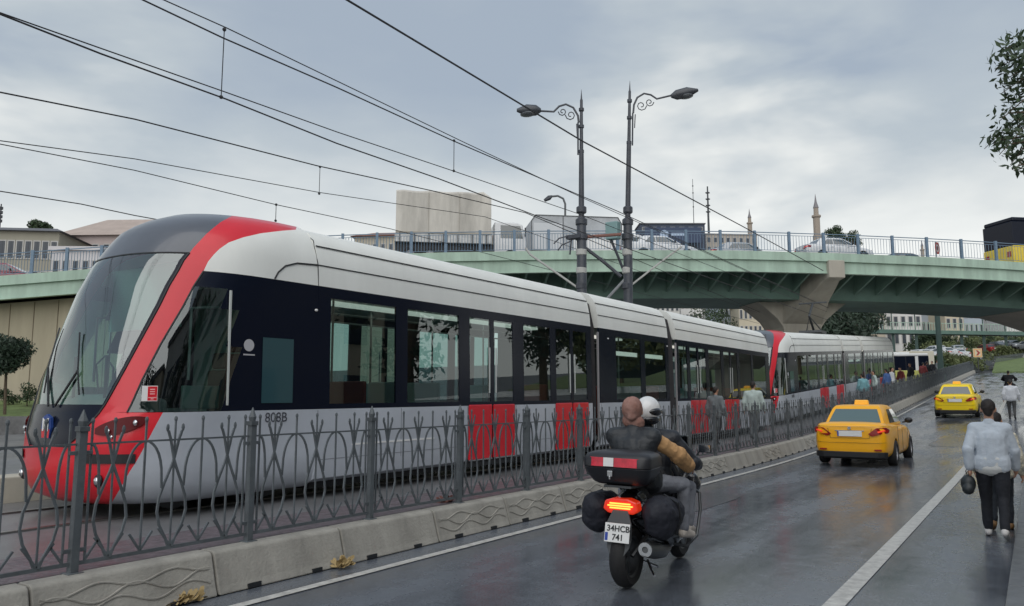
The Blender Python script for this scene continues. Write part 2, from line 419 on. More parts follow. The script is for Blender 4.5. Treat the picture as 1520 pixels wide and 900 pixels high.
pr = random.Random(3)
for (x, y, w, l, c) in ((-4.75, 12.5, .9, 2.6, .9), (-2.4, 30, 1.2, 4, .9)):
    b = MB(); n = 26; b.add([(x + w * .5 * math.copysign(abs(math.cos(6.283 * i / n)) ** .45, math.cos(6.283 * i / n)) + pr.uniform(-.02, .02), y + l * .5 * math.copysign(abs(math.sin(6.283 * i / n)) ** .45, math.sin(6.283 * i / n)), .0002 + rise(y + l * .5 * math.sin(6.283 * i / n))) for i in range(n)], [tuple(range(n))])
    b.build('road_patch', mat('patch_tar_%d' % int(c * 100), (.09 * c, .10 * c, .115 * c), .2 if c < 1 else .3, var=.2, vscale=6, bump=.1, bscale=90), fix=False, kind='structure')
# low kerb between the two tracks, left of the tram nose
b = MB()
for i in range(8):
    y0 = -3.0 + i * 1.5; b.prism([(-11.55, .34), (-11.02, .34), (-11.05, .68), (-11.5, .68)], y0, y0 + 1.49, 'y')
b.build('low_wall', M['concrete_light'], bevel=0.015, drape=False, label='low beige concrete wall between the tracks left of the tram nose', cat='wall')

# grass bank below the flyover, with its stone edge
def frame_pt(xc, zc, z): p = RX * xc + AX * zc; return Vector((p.x, p.y, z))
b = MB(); n = 30
vs = []; fs = []
for i in range(n + 1):
    xc = -60 + i * 2.0
    for j in range(7):
        zc = 31.3 + j * 1.0; vs.append(frame_pt(xc, zc, 0.9 + 0.11 * j))
for i in range(n):
    for j in range(6): a = i * 7 + j; fs.append((a, a + 1, a + 8, a + 7))
b.add(vs, fs); b.build('grass_bank', M['grass'], fix=False, kind='structure')
b = MB()
b.loft([[frame_pt(x, 30.9, 0.2), frame_pt(x, 31.3, 0.2), frame_pt(x, 31.3, 0.95), frame_pt(x, 30.9, 0.95)] for x in (-60, 0)])
b.build('bank_edge', mat('dark_edge_stone', (0.12, 0.12, 0.12), 0.7, var=0.3, vscale=3), label='dark stone edging along the foot of the grass bank', cat='kerb wall')

# far grass in the road bend and far ground cover
b = MB(); vs = []; fs = []
def gz(x, y): return rise(y) + 0.15
b2 = MB()
pts = [(-4.2, 112), (60, 112), (60, 135), (-4.2, 128)]
b2.add([(x, y, rise(y) + .12 + .09 * (y - 112)) for x, y in pts] + [(x, y, rise(y) - .2) for x, y in pts], [(0, 1, 2, 3), (0, 4, 5, 1), (1, 5, 6, 2), (2, 6, 7, 3), (3, 7, 4, 0)])
b2.build('grass_verge', M['grass'], kind='structure')

# ------------------------------------------------------------------ concrete barrier blocks along the kerb
def barrier_mb(wave, L=1.5):
    b = MB()
    prof = [(-5.95, 0), (-5.98, .07), (-6.06, .34), (-6.09, .36), (-6.26, .36), (-6.26, 0)]
    b.prism(prof, 0.008, L - 0.008, 'y')
    return b
def wave_mb(L=1.5):
    b = MB()
    for (ph, z0, amp) in ((0, .20, .045), (1.4, .13, .04), (2.9, .26, .03)):
        pts = []
        for i in range(33):
            y = 0.06 + (L - .12) * i / 32; z = z0 + amp * math.sin(y * 2 * math.pi / 0.62 + ph)
            if z > .32: z = .32
            x = -5.98 - (z - .07) * .296 + .002
            pts.append((x, y, z))
        b.tube(pts, .009, 5)
    return b
def notch_mb(): return MB().bx(-5.962, -5.944, .30, .44, .004, .045).bx(-5.962, -5.944, 1.05, 1.17, .004, .04)
bmats = [M['concrete'], mat('barrier_concrete_dark', (0.33, 0.30, 0.26), 0.85, var=0.25, vscale=2.5, bump=0.35, bscale=35, streak=True)]
proto = {}
near_lab = {3: 'wave relief concrete block in the lower left corner of the photo', 4: 'plain concrete block right of the first wave relief block', 5: 'plain concrete block with rust streaks below the third fence post',
            6: 'wave relief block beside the white rusted weeds left of the scooter'}
k = 0; Y0 = -1.65
for i in range(76):
    y = Y0 + 1.5 * i
    wave = i in (2, 3, 6, 7, 8, 11, 12, 15, 18, 19, 22, 25)
    if wave not in proto:
        root = empty('concrete_barrier', (-6.1, 0, 0), cat='concrete barrier')
        barrier_mb(wave).build('block', bmats[0], root, bevel=0.014)
        notch_mb().build('drain_slot', M['seam'], root)
        if wave: wave_mb().build('wave_relief', bmats[0], root, smooth=True)
        proto[wave] = root; o = root
    else: o = dup(proto[wave])
    o.location = (-6.1 + random.uniform(-.008, .008), y, rise(y)); s = math.atan((rise(y + 1.5) - rise(y)) / 1.5); o.rotation_euler = (s, 0, random.uniform(-.003, .003))
    lab = 'wave patterned concrete barrier block along the road edge' if wave else 'plain sloped concrete barrier block along the road edge'
    o['label'] = lab; o['group'] = 'wave patterned barrier blocks' if wave else 'plain barrier blocks'

# ------------------------------------------------------------------ ornamental iron fence
def fence_panel(L=1.61, H=1.16):
    b = MB(); t = .011
    zr = .98; zb = .06
    b.bx(-t * .6, t * .6, .03, L - .03, zb, zb + .03); b.bx(-t * .5, t * .5, .03, L - .03, zr - .008, zr + .008)
    n = 3; ys = [L * (i + .5) / n for i in range(n)]; bars = [0.085] + [L * i / n for i in range(1, n)] + [L - .085]
    def bar(y, z0, z1, r=.0105): b.tube([(0, y, z0), (0, y, z1)], r, 4)
    for y in bars:
        bar(y, zb, H - .02); b.sphere((0, y, H), (.013, .016, .026), 6, 4)
    for y in ys:
        bar(y, zb, H - .02, .0095); b.sphere((0, y, H), (.013, .016, .026), 6, 4)
        for s in (-1, 1):
            pts = []
            for (z, w) in ((zb + .02, .012), (.16, .045), (.27, .105), (.38, .132), (.50, .118), (.62, .075), (.74, .025), (.82, -.004), (.90, -.022), (.98, -.040), (1.06, -.068)):
                pts.append((.004 * s, y + s * w, z))
            b.tube(pts, .0125, 4)
            b.sphere((.004 * s, y - s * .075, 1.085), (.010, .016, .035), 6, 4)
            # half arches springing from the neighbouring bars
            q = []
            yb = y + s * L / n / 2
            if yb < .05: yb = .085
            if yb > L - .05: yb = L - .085
            for i in range(8):
                a = math.pi / 2 * i / 7
                q.append((-.004 * s, yb + (y + s * .112 - yb) * math.sin(a), zr - .30 * (1 - math.cos(a))))
            q.append((-.004 * s, y + s * .105, .58)); b.tube(q, .0115, 4)
            # little feathered diagonals at the foot
            b.tube([(0, y, .09), (0, y + s * .115, .25)], .0115, 4)
            b.tube([(0, yb, .09), (0, yb - s * .10, .235)], .0115, 4)
    return b
def fence_post():
    b = MB(); b.bx(-.031, .031, -.031, .031, 0, 1.08); b.bx(-.06, .06, -.06, .06, 0, .012); b.bx(-.04, .04, -.04, .04, 1.08, 1.12)
    b.tube([(0, 0, 1.12), (0, 0, 1.16), (0, 0, 1.20), (0, 0, 1.25)], [.03, .038, .022, .004], 8)
    for z in (.9, .16):
        b.bx(-.012, .012, -.09, .09, z, z + .03)
    return b
FX = -6.23
fence = empty('iron_fence', (FX, 0, .36), label='grey ornamental iron fence with lyre shapes between the tram track and the road', cat='fence')
pan = None; pst = None
def path_pt(i):
    y = -1.60 + 1.61 * i
    return Vector((FX, y, .355 + rise(y)))
for i in range(72):
    p, q = path_pt(i), path_pt(i + 1)
    if pan is None:
        pan = fence_panel().build('panel', M['fence_iron'], None); pst = fence_post().build('post', M['fence_iron'], None, bevel=.004, seg=1)
        a, c = pan, pst
    else:
        a, c = pan.copy(), pst.copy(); COL.objects.link(a); COL.objects.link(c)
    sl = math.atan2(q.z - p.z, q.y - p.y)
    for o, pos in ((a, p), (c, p)):
        o.parent = fence; o.location = pos - fence.location
    a.rotation_euler = (sl, 0, 0); c.rotation_euler = (random.uniform(-.01, .01), random.uniform(-.012, .012), 0)
# the same fence going round the bend: far off, seen as a dark run of bars
f2 = empty('iron_fence', (-6.3, 114, rise(114)), label='far dark iron fence running right along the grass past the bend', cat='fence')
b = MB(); pp = [Vector((-6.3, 114.4, 0)), Vector((-4.5, 122, 0)), Vector((0, 130, 0)), Vector((12, 140, 0)), Vector((30, 146, 0))]
for a, c in zip(pp[:-1], pp[1:]):
    n = int((c - a).length / .16)
    for i in range(n):
        p = a.lerp(c, i / n); z = rise(p.y) + .3 + .06 * max(0, p.y - 116); b.box((p.x, p.y, z + .6), (.05, .05, 1.2))
    for h in (.35, 1.25): b.tube([(a.x, a.y, rise(a.y) + h + .06 * max(0, a.y - 116)), (c.x, c.y, rise(c.y) + h + .06 * max(0, c.y - 116))], .04, 4)
    b.tube([(a.x, a.y, rise(a.y) + .15), (c.x, c.y, rise(c.y) + .15)], .17, 4)
b.build('panel', M['fence_iron'], f2)

# ------------------------------------------------------------------ flyover
def edge_xz(px):   # near edge in camera-floor coordinates, a straight line in plan
    # solve xc = (px-760)/F*zc , zc = 37.3+(xc+24.6)*0.1415
    k = (px - 760) / F_PX; zc = (37.3 + 24.6 * .1415) / (1 - .1415 * k); return k * zc, zc
TOP = [(-900, 470), (-300, 430), (0, 409), (105, 401), (250, 391), (400, 384), (520, 379), (650, 375), (800, 372.5), (940, 371.5), (1100, 372), (1250, 376), (1400, 382), (1500, 387.5), (1700, 402), (2000, 430), (2600, 500)]
def top_y(px):
    for (a, ya), (c, yc) in zip(TOP[:-1], TOP[1:]):
        if a <= px <= c: return ya + (yc - ya) * (px - a) / (c - a)
    return TOP[-1][1]
BD = Vector((1, .1415)).normalized()     # along the bridge in (xc,zc)
BN = Vector((-BD.y, BD.x))
def bpt(px, v=0.0, dz=0.0):
    xc, zc = edge_xz(px); top = at_d(px, top_y(px), zc)
    xc += BN.x * v; zc += BN.y * v; p = RX * xc + AX * zc
    return Vector((p.x, p.y, top.z + dz))
def smooth_px(n=70, a=-820, c=2300): return [a + (c - a) * i / n for i in range(n + 1)]
bo = bpt(950); bo.z = 0
bridge = empty('flyover_bridge', bo, label='long pale green flyover crossing over the tram line and road', cat='bridge')
def sweep(prof, m, name, px=None, **k):
    b = MB(); b.loft([[bpt(x, v, z) for v, z in prof] for x in (px or smooth_px())], True, True); return b.build(name, m, bridge, **k)
sweep([(0, 0), (.25, 0), (.25, -.48), (0, -.48)], M['bridge_green'], 'parapet_band')
sweep([(.14, -.482), (.20, -.482), (.20, -1.12), (.14, -1.12)], M['bridge_green'], 'edge_girder')
sweep([(.05, -1.122), (.36, -1.122), (.36, -1.17), (.05, -1.17)], M['bridge_green'], 'girder_flange')
sweep([(.252, -.05), (10.25, -.05), (10.25, -.45), (.252, -.45)], mat('deck_asphalt', (.09, .09, .09), .7), 'deck_slab')
sweep([(10.252, 0), (10.5, 0), (10.5, -1.1), (10.252, -1.1)], M['bridge_green'], 'far_parapet_band')
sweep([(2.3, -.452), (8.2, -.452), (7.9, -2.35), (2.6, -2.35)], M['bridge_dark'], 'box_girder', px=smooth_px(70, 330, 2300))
ribpx = [420 + 33 * i for i in range(52)]
for x in ribpx:
    b = MB(); o1 = bpt(x); o2 = bpt(x + 2)
    b.loft([[bpt(x, .21, -.47), bpt(x, 2.29, -.47), bpt(x, 2.58, -2.0), bpt(x, .21, -1.05)], [bpt(x + 3, .21, -.47), bpt(x + 3, 2.29, -.47), bpt(x + 3, 2.58, -2.0), bpt(x + 3, .21, -1.05)]])
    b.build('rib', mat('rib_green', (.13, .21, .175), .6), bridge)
# railing: posts each a part
b = MB()
xs = [-600 + 4.4 * i for i in range(614)]
for z in (1.10, .96, .10):
    b.tube([bpt(x, .12, z) for x in smooth_px(80, -600, 2100)], .03 if z == 1.10 else .018, 4)
for x in xs:
    p = bpt(x, .12, .10); b.box((p.x, p.y, p.z + .43), (.02, .02, .86))
b.build('railing', M['rail_blue'], bridge)
pm = [M['rail_blue']]; x = -588; k = 0; first = None
while x < 2080:
    p = bpt(x, .12, .003)
    if first is None: first = MB().bx(-.07, .07, -.06, .06, 0, 1.18).bx(-.10, .10, -.09, .09, 0, .02).build('railing_post', M['rail_blue'], None); o = first
    else: o = first.copy(); COL.objects.link(o)
    o.parent = bridge; o.location = p - bridge.location; o.rotation_euler = (0, 0, YAW + .14); x += 52; k += 1
# piers
def pier(px):
    b = MB(); st = []
    def ring(v, hu, zt, zb):
        out = []
        for du, z in ((-hu, zt), (hu, zt), (hu, zb), (-hu, zb)):
            xc, zc = edge_xz(px); xc += BD.x * du + BN.x * v; zc += BD.y * du + BN.y * v; q = RX * xc + AX * zc; out.append((q.x, q.y, bpt(px).z + z))
        return out
    b.loft([ring(-.12, .48, -.42, -1.42), ring(.5, .5, -.46, -1.5), ring(2.3, .8, -.46, -2.55), ring(4.0, 1.3, -.46, -3.7), ring(6.4, 1.3, -.46, -3.7), ring(8.2, .8, -.46, -2.55), ring(10.3, .5, -1.13, -1.5)])
    b.build('pier_cap', M['pier'], bridge, bevel=.03)
    b = MB(); rings = []
    for (dz, hu, hv) in ((-2.36, 2.9, 1.35), (-2.9, 2.2, 1.3), (-3.4, 1.6, 1.26), (-3.9, 1.25, 1.22), (-4.5, 1.15, 1.2), (-12.0, 1.15, 1.2)):
        rg = []
        for u, v in ((-hu, 5.2 - hv), (hu, 5.2 - hv), (hu, 5.2 + hv), (-hu, 5.2 + hv)):
            xc, zc = edge_xz(px); xc += BD.x * u + BN.x * v; zc += BD.y * u + BN.y * v; q = RX * xc + AX * zc; rg.append((q.x, q.y, bpt(px).z + dz))
        rings.append(rg)
    b.loft(rings); b.build('pier_column', M['pier'], bridge, bevel=.04)
pier(1247); pier(1790)
# haunch beyond the right frame edge springing from the second pier
b = MB(); sec = []
for x in [1590, 1605, 1630, 1660, 1700, 1745, 1790]:
    d = -2.38 - 2.2 * max(0, (x - 1605) / 185.0) ** 1.1
    sec.append([bpt(x, 2.62, -2.352), bpt(x, 7.88, -2.352), bpt(x, 7.7, d), bpt(x, 2.8, d)])
b.loft(sec); b.build('haunch', M['pier'], bridge)
# abutment wall on the left, with panel joints
ab = MB(); ab.loft([[bpt(x, 1.2, -1.19), bpt(x, 9.5, -1.19), Vector((*bpt(x, 9.5).xy, .3)), Vector((*bpt(x, 1.2).xy, .3))] for x in smooth_px(30, -820, 330)])
ab.build('abutment', mat('abutment_plaster', (0.43, 0.38, 0.28), 0.9, var=0.16, vscale=0.5, streak=True), bridge)
b = MB()
for x in range(-600, 330, 37):
    p = bpt(x, 1.19, -1.25); b.tube([p, (p.x, p.y, .4)], .022, 4)
b.build('abutment_joint', mat('joint_brown', (0.22, 0.185, 0.13), .9), bridge)
# ================================================================== TRAM
M['g_tram'] = glass('tram_window_glass', (0.40, 0.54, 0.52), 0.08)
M['g_wind'] = glass('tram_windscreen_glass', (0.58, 0.84, 0.76), 0.16)
M['in_grey'] = mat('interior_grey', (0.30, 0.34, 0.34), 0.6)
M['in_light'] = mat('interior_pale', (0.55, 0.58, 0.56), 0.5)
M['in_seat'] = mat('seat_teal', (0.45, 0.62, 0.60), 0.6)
M['in_red'] = mat('seat_red', (0.58, 0.12, 0.09), 0.6)
M['in_dark'] = mat('cab_dark', (0.02, 0.022, 0.026), 0.6)
M['pole_steel'] = mat('grab_pole_steel', (0.6, 0.62, 0.6), 0.25, metal=0.6)
TX = -9.33; ZB = 0.38
# nose rows: absolute z, nose y, half width, curve depth, exponent, phi of windscreen edge, phi of red band rear edge
ROWS = [(.50, 4.86, 1.05, .85, 2.2, .02, .55), (.52, 4.70, 1.15, .85, 2.2, .02, .622), (.60, 4.54, 1.26, .95, 2.3, .03, .753), (.75, 4.46, 1.31, 1.0, 2.4, .04, .87), (.90, 4.44, 1.33, 1.0, 2.4, .05, .95), (1.0, 4.44, 1.33, 1.0, 2.4, .06, 1.007),
        (1.12, 4.44, 1.33, 1.0, 2.4, .08, 1.065), (1.15, 4.44, 1.33, 1.0, 2.4, .23, 1.077), (1.3, 4.45, 1.33, 1.0, 2.4, .402, 1.137), (1.42, 4.48, 1.33, 1.0, 2.4, .47, 1.165), (1.53, 4.51, 1.33, 1.0, 2.4, .536, 1.192),
        (1.535, 4.512, 1.33, 1.0, 2.4, .536, .826), (1.62, 4.53, 1.329, 1.03, 2.4, .57, .84), (1.9, 4.58, 1.325, 1.08, 2.4, .652, .885), (2.3, 4.68, 1.32, 1.18, 2.4, .723, .937), (2.75, 4.82, 1.31, 1.28, 2.4, .777, .999), (3.0, 4.90, 1.305, 1.32, 2.4, .795, 1.022),
        (3.2, 4.99, 1.30, 1.35, 2.4, .806, 1.039), (3.32, 5.04, 1.29, 1.35, 2.4, .815, 1.045), (3.42, 5.1, 1.28, 1.35, 2.35, .826, 1.055), (3.5, 5.14, 1.27, 1.35, 2.33, .84, 1.08), (3.6, 5.2, 1.25, 1.35, 2.3, .863, 1.129), (3.7, 5.26, 1.215, 1.38, 2.25, .88, 1.225), (3.8, 5.33, 1.17, 1.4, 2.2, .907, 1.354),
        (3.9, 5.46, 1.105, 1.35, 2.15, .915, 1.53), (3.98, 5.6, 1.03, 1.3, 2.1, .922, 1.72), (4.08, 5.85, .82, 1.2, 2.1, .91, 1.864), (4.14, 6.15, .5, .9, 2.0, .90, 2.083), (4.155, 6.5, .2, .55, 2.0, .9, 2.2)]
YE = 7.24
def outl(r, phi):
    z, Yn, w, a, n = r[:5]
    if phi <= math.pi / 2: return w * math.sin(phi) ** (2 / n), Yn + a - a * max(0, math.cos(phi)) ** (2 / n)
    return w, min(Yn + a + (phi - math.pi / 2), YE)
def build_tram():
    root = empty('tram', (TX, 4.4, ZB))
    # --- nose shell, columns aligned with the red frame
    nA, nB, nC = 10, 4, 10
    def cols(r):
        p1, p2 = r[5], r[6]; out = [outl(r, max(p1 * (i / (nA - 1) * .95), .0005)) for i in range(nA)]
        out += [outl(r, p1 + (p2 - p1) * i / nB) for i in range(nB)]
        x2, y2 = outl(r, p2)
        # from the band back to the end of the shell, even in y past the corner
        phe = math.pi / 2 + max(0, YE - (r[1] + r[3]))
        out += [outl(r, p2 + (phe - p2) * (i / nC)) for i in range(nC)]; out.append((r[2], YE)); return out
    grid = [cols(r) for r in ROWS]
    parts = {'windscreen': (MB(), M['g_wind']), 'chin': (MB(), M['tram_dark']), 'red_frame': (MB(), M['tram_red']), 'dome': (MB(), M['tram_dome']), 'cab_side_panel': (MB(), M['tram_silver']), 'cab_glass': (MB(), M['g_tram']), 'cab_frame': (MB(), M['tram_dark']), 'cab_roof': (MB(), M['tram_white'])}
    sets = {k: {1: {}, -1: {}} for k in parts}
    def face(part, sx, q):
        b = parts[part][0]; idx = []
        for (i, j) in q:
            key = (sx if j > 0 else 1, i, j); d = sets[part][1]
            if key not in d:
                x, y = grid[i][j]; d[key] = len(b.v); b.v.append((TX + sx * (x if j > 0 else 0), y, ROWS[i][0]))
            idx.append(d[key])
        b.f.append(tuple(idx if sx > 0 else idx[::-1])); b.m.append(0)
    nj = nA + nB + nC
    for i in range(len(ROWS) - 1):
        z = (ROWS[i][0] + ROWS[i + 1][0]) / 2
        for j in range(nj):
            ym = (grid[i][j][1] + grid[i][j + 1][1] + grid[i + 1][j][1] + grid[i + 1][j + 1][1]) / 4
            if j < nA: part = 'red_frame' if z < 1.14 else 'chin' if z < 1.60 or (j == nA - 1 and z < 3.42) else 'windscreen' if z < 3.42 else 'dome'
            elif j < nA + nB: part = 'red_frame'
            else:
                if z < 1.53: part = 'cab_side_panel'
                elif z < 3.2: part = 'cab_glass' if (ym < 5.86 and 1.535 < z < 3.0) else 'cab_frame'
                else: part = 'cab_roof'
            for sx in (1, -1): face(part, sx, [(i, j), (i, j + 1), (i + 1, j + 1), (i + 1, j)])
    objs = {}
    for k, (b, m) in parts.items(): objs[k] = b.build(k, m, root, smooth=True, angle=50, fix=False)
    # proud black frame round the windscreen edge and the cab window
    def pt(ir, phi, off=.006):
        r = ROWS[ir]; x, y = outl(r, phi); x2, y2 = outl(r, phi + .02); t = Vector((x2 - x, y2 - y)).normalized(); n = Vector((t.y, -t.x))
        return Vector((TX + x + n.x * off, y + n.y * off, r[0]))
    def mir(p): return Vector((2 * TX - p.x, p.y, p.z))
    for s in (1, -1):
        b = MB(); l = [pt(i, ROWS[i][5], .0) for i in range(7, 20)]; b.tube([p if s > 0 else mir(p) for p in l], .014, 5)
        b.build('windscreen_seal', M['seam'], root)
        b = MB(); l = [pt(i, ROWS[i][6], .0) for i in range(11, 18)]; b.tube([p if s > 0 else mir(p) for p in l], .012, 5)
        b.build('side_seal', M['seam'], root)
    l = [pt(19, p, .0) for p in [0.001 + ROWS[19][5] * i / 8 for i in range(9)]]; b = MB(); b.tube([mir(p) for p in l[::-1]] + l[1:], .012, 5); b.build('dome_seam', M['seam'], root)
    # lower black bumper insert and headlamp recess, fog lamps
    for s in (1, -1):
        b = MB(); rr = ROWS[5]
        ph0, ph1 = .45, 1.0; vs = []
        for i in range(13):
            p = ph0 + (ph1 - ph0) * i / 12
            for z, ir in ((.985, 5), (1.085, 6)):
                q = pt(ir, p, .010); q.z = z; vs.append(q if s > 0 else mir(q))
        b.add(vs, [(2 * i, 2 * i + 2, 2 * i + 3, 2 * i + 1) for i in range(12)]); b.build('bumper_insert', M['black_plastic'], root, fix=False)
        # headlamp pocket
        b = MB(); vs = []; n = 10
        for i in range(n + 1):
            p = .56 + .52 * i / n; h = .105 * math.sin(math.pi * (i + .6) / (n + 1.2)) ** .6
            for z in (1.335 - h * .9 + .012 * i, 1.335 + h * .75 + .012 * i):
                q = pt(8, p, .008); q.z = z; vs.append(q if s > 0 else mir(q))
        b.add(vs, [(2 * i, 2 * i + 2, 2 * i + 3, 2 * i + 1) for i in range(n)])
        hp = b.build('headlamp_pocket', mat('headlamp_pocket_red', (.12, .005, .008), .35), root, fix=False)
        for p, z, r in ((.70, 1.33, .035), (.74, 1.27, .022), (.97, 1.42, .038)):
            q = pt(8, p, .014); q.z = z; q = q if s > 0 else mir(q); MB().sphere(q, (r, r * .6, r), 12, 8).build('headlamp', M['chrome'], hp, smooth=True)
        q = pt(3, .62, .0); q.z = .80; q = q if s > 0 else mir(q)
        fl = MB().sphere(q, (.075, .035, .075), 16, 8).build('fog_lamp', M['black_plastic'], root, smooth=True)
        MB().sphere(q + Vector((.01 * s, -.025, 0)), (.045, .025, .045), 12, 8).build('lens', M['chrome'], fl, smooth=True)
    # emblem: white M over red and blue on the chin
    sh = MB(); q = Vector((TX, 4.437, 1.36))
    sh.loft([[(TX + x, y, z) for x, z in ((-.085, 1.24), (.085, 1.24), (.105, 1.36), (.09, 1.47), (0, 1.51), (-.09, 1.47), (-.105, 1.36))] for y in (4.438, 4.47)])
    em = sh.build('emblem', mat('emblem_blue', (.02, .06, .25), .4), root)
    MB().add([(TX + x, 4.434, z) for x, z in ((-.08, 1.245), (.08, 1.245), (.09, 1.34), (-.09, 1.34))], [(0, 1, 2, 3)]).build('emblem_base', mat('emblem_red', (.6, .02, .03), .4), em)
    text('M', .20, 'letter', M['white'], em, Vector((TX, 4.430, 1.385)) - wloc(em), (R(90), 0, 0), .001, bold=True)
    # wipers
    for (a, c, d) in (((-.10, 1.60), (-.42, 2.05), (-.62, 2.55)), ((.05, 1.60), (.32, 2.0), (.10, 2.45))):
        def sp(x, z):
            ir = next(i for i in range(len(ROWS) - 1) if ROWS[i][0] <= z <= ROWS[i + 1][0]); r0, r1 = ROWS[ir], ROWS[ir + 1]; t = (z - r0[0]) / (r1[0] - r0[0]); rr = [r0[k] + (r1[k] - r0[k]) * t for k in range(5)]
            n = rr[4]; y = rr[1] + rr[3] - rr[3] * (1 - min(1, abs(x) / rr[2]) ** n) ** (1 / n); return Vector((TX + x, y - .03, z))
        b = MB(); b.tube([sp(*a), sp(*c)], .014, 5); b.tube([sp(c[0] - (d[0] - c[0]) * .6, c[1] - (d[1] - c[1]) * .6), sp(*c), sp(*d)], .010, 5); b.build('wiper', M['black_plastic'], root)
    # --- cab inside: floor, dashboard, driver seat, rear wall
    b = MB(); b.bx(TX - 1.15, TX + 1.15, 4.9, 7.2, .95, 1.0); b.build('cab_floor', M['in_dark'], root)
    b = MB(); b.prism([(4.80, 1.0), (5.45, 1.0), (5.40, 1.66), (5.15, 1.74), (4.86, 1.62)], TX - .82, TX + .82, 'x'); b.build('dashboard', M['in_grey'], root, bevel=.03)
    b = MB(); b.bx(TX + .05, TX + .55, 6.0, 6.5, 1.35, 1.47); b.bx(TX + .08, TX + .52, 6.42, 6.54, 1.45, 2.05); b.bx(TX + .16, TX + .44, 6.42, 6.52, 2.07, 2.28); b.bx(TX + .2, TX + .4, 6.1, 6.4, 1.0, 1.35); b.build('driver_seat', mat('driver_seat_dark', (.035, .025, .03), .7), root, bevel=.03)
    b = MB(); b.bx(TX - 1.1, TX + 1.1, 7.0, 7.04, 1.0, 3.3); b.build('cab_wall', M['in_grey'], root)
    b = MB()
    for sx in (-.62, .1, .72): b.bx(TX + sx - .012, TX + sx + .012, 5.02, 5.05, 1.62, 2.2)
    b.tube([(TX - .35, 5.2, 1.72), (TX - .35, 5.15, 2.1), (TX - .1, 5.12, 2.2), (TX + .05, 5.15, 2.05), (TX - .05, 5.2, 1.75)], .012, 5); b.build('mirror_bracket', M['in_dark'], root)
    # pale sun blind hanging at the top of the windscreen
    b = MB(); b.bx(TX - .80, TX + .80, 5.52, 5.54, 2.55, 3.36); b.build('sun_blind', glass('blind_green', (.45, .62, .58), .02, .3), root)
    # pale lining, second seat and rolled coats seen through the cab side glass
    for s in (1, -1):
        MB().bx(TX + s * 1.14, TX + s * 1.18, 5.35, 5.84, 1.56, 1.83).build('cab_lining', mat('lining_teal', (.45, .62, .57), .6), root, bevel=.01)
        MB().tube([(TX + s * 1.05, 5.5, 1.9), (TX + s * 1.05, 5.5, 2.75), (TX + s * 1.0, 5.9, 2.8)], .018, 6).build('cab_handrail', M['in_light'], root)
    b = MB(); b.bx(TX + .62, TX + .98, 6.3, 6.42, 1.5, 2.25); b.bx(TX + .68, TX + .92, 6.28, 6.4, 2.27, 2.5); b.bx(TX + .60, TX + 1.0, 5.95, 6.4, 1.38, 1.5); b.build('cab_seat', mat('cab_seat_red', (.16, .03, .03), .7), root, bevel=.03)
    MB().bx(TX - 1.0, TX + 1.0, 4.95, 5.4, 1.02, 1.5).build('console', mat('console_green_grey', (.38, .52, .47), .6), root, bevel=.04)
    # --- body modules
    SW = 1.33
    def skirt_prof(s, zlo=.56): return [(s * 1.20, zlo), (s * 1.29, zlo + .05), (s * SW, zlo + .22), (s * SW, 1.53), (s * (SW - .04), 1.53), (s * (SW - .04), zlo + .26), (s * 1.15, zlo)]
    def roof_prof(): h = [(1.30, 3.2), (1.29, 3.36), (1.275, 3.50), (1.235, 3.70), (1.17, 3.84), (1.06, 3.96), (.9, 4.03), (.6, 4.07), (0, 4.09)]; return [(x, z) for x, z in h] + [(-x, z) for x, z in h[-2::-1]]
    def module(y0, y1, panes, doors, name_mid=False):
        for s in (1, -1):
            b = MB(); yy = y0
            segs = []; cur = y0
            for (d0, d1) in doors: segs.append((cur, d0)); cur = d1
            segs.append((cur, y1))
            for (a, c) in segs:
                if c - a > .02: b.loft([[(TX + x, y, z) for x, z in skirt_prof(s)] for y in (a, c)])
            b.build('side_panel', M['tram_silver'], root, smooth=True, angle=30)
            b = MB()
            for (a, c) in segs:
                if c - a < .5: continue
                k = max(1, round((c - a) / 1.5))
                for q in range(k + 1):
                    y = a + .02 + (c - a - .04) * q / k; b.tube([(TX + s * 1.331, y, .80), (TX + s * 1.331, y, 1.52)], .004, 4)
                b.tube([(TX + s * 1.331, a + .03, .86), (TX + s * 1.331, c - .03, .86)], .004, 4)
            b.build('panel_joint', mat('joint_grey', (.14, .15, .17), .6), root)
            # dark window band: strips and pillars between the panes
            allp = sorted(list(panes) + [(d0 + .06 + k * ((d1 - d0) / 2), d0 + (k + 1) * (d1 - d0) / 2 - .06) for d0, d1 in doors for k in (0, 1)])
            b = MB()
            def slab(a, c, z0, z1): b.loft([[(TX + s * (1.325 - (z0 - 1.53) * .012), y, z0), (TX + s * (1.325 - (z1 - 1.53) * .012), y, z1), (TX + s * 1.27, y, z1), (TX + s * 1.29, y, z0)] for y in (a, c)])
            slab(y0, y1, 1.531, 1.60); slab(y0, y1, 3.05, 3.20); cur = y0
            for a, c in allp: slab(cur, a, 1.60, 3.05); cur = c
            slab(cur, y1, 1.60, 3.05); b.build('window_band', M['tram_dark'], root)
            for a, c in allp:
                g = MB(); g.add([(TX + s * 1.318, a, 1.60), (TX + s * 1.318, c, 1.60), (TX + s * 1.298, c, 3.05), (TX + s * 1.298, a, 3.05)], [(0, 1, 2, 3)]); g.build('window', M['g_tram'], root, fix=False)
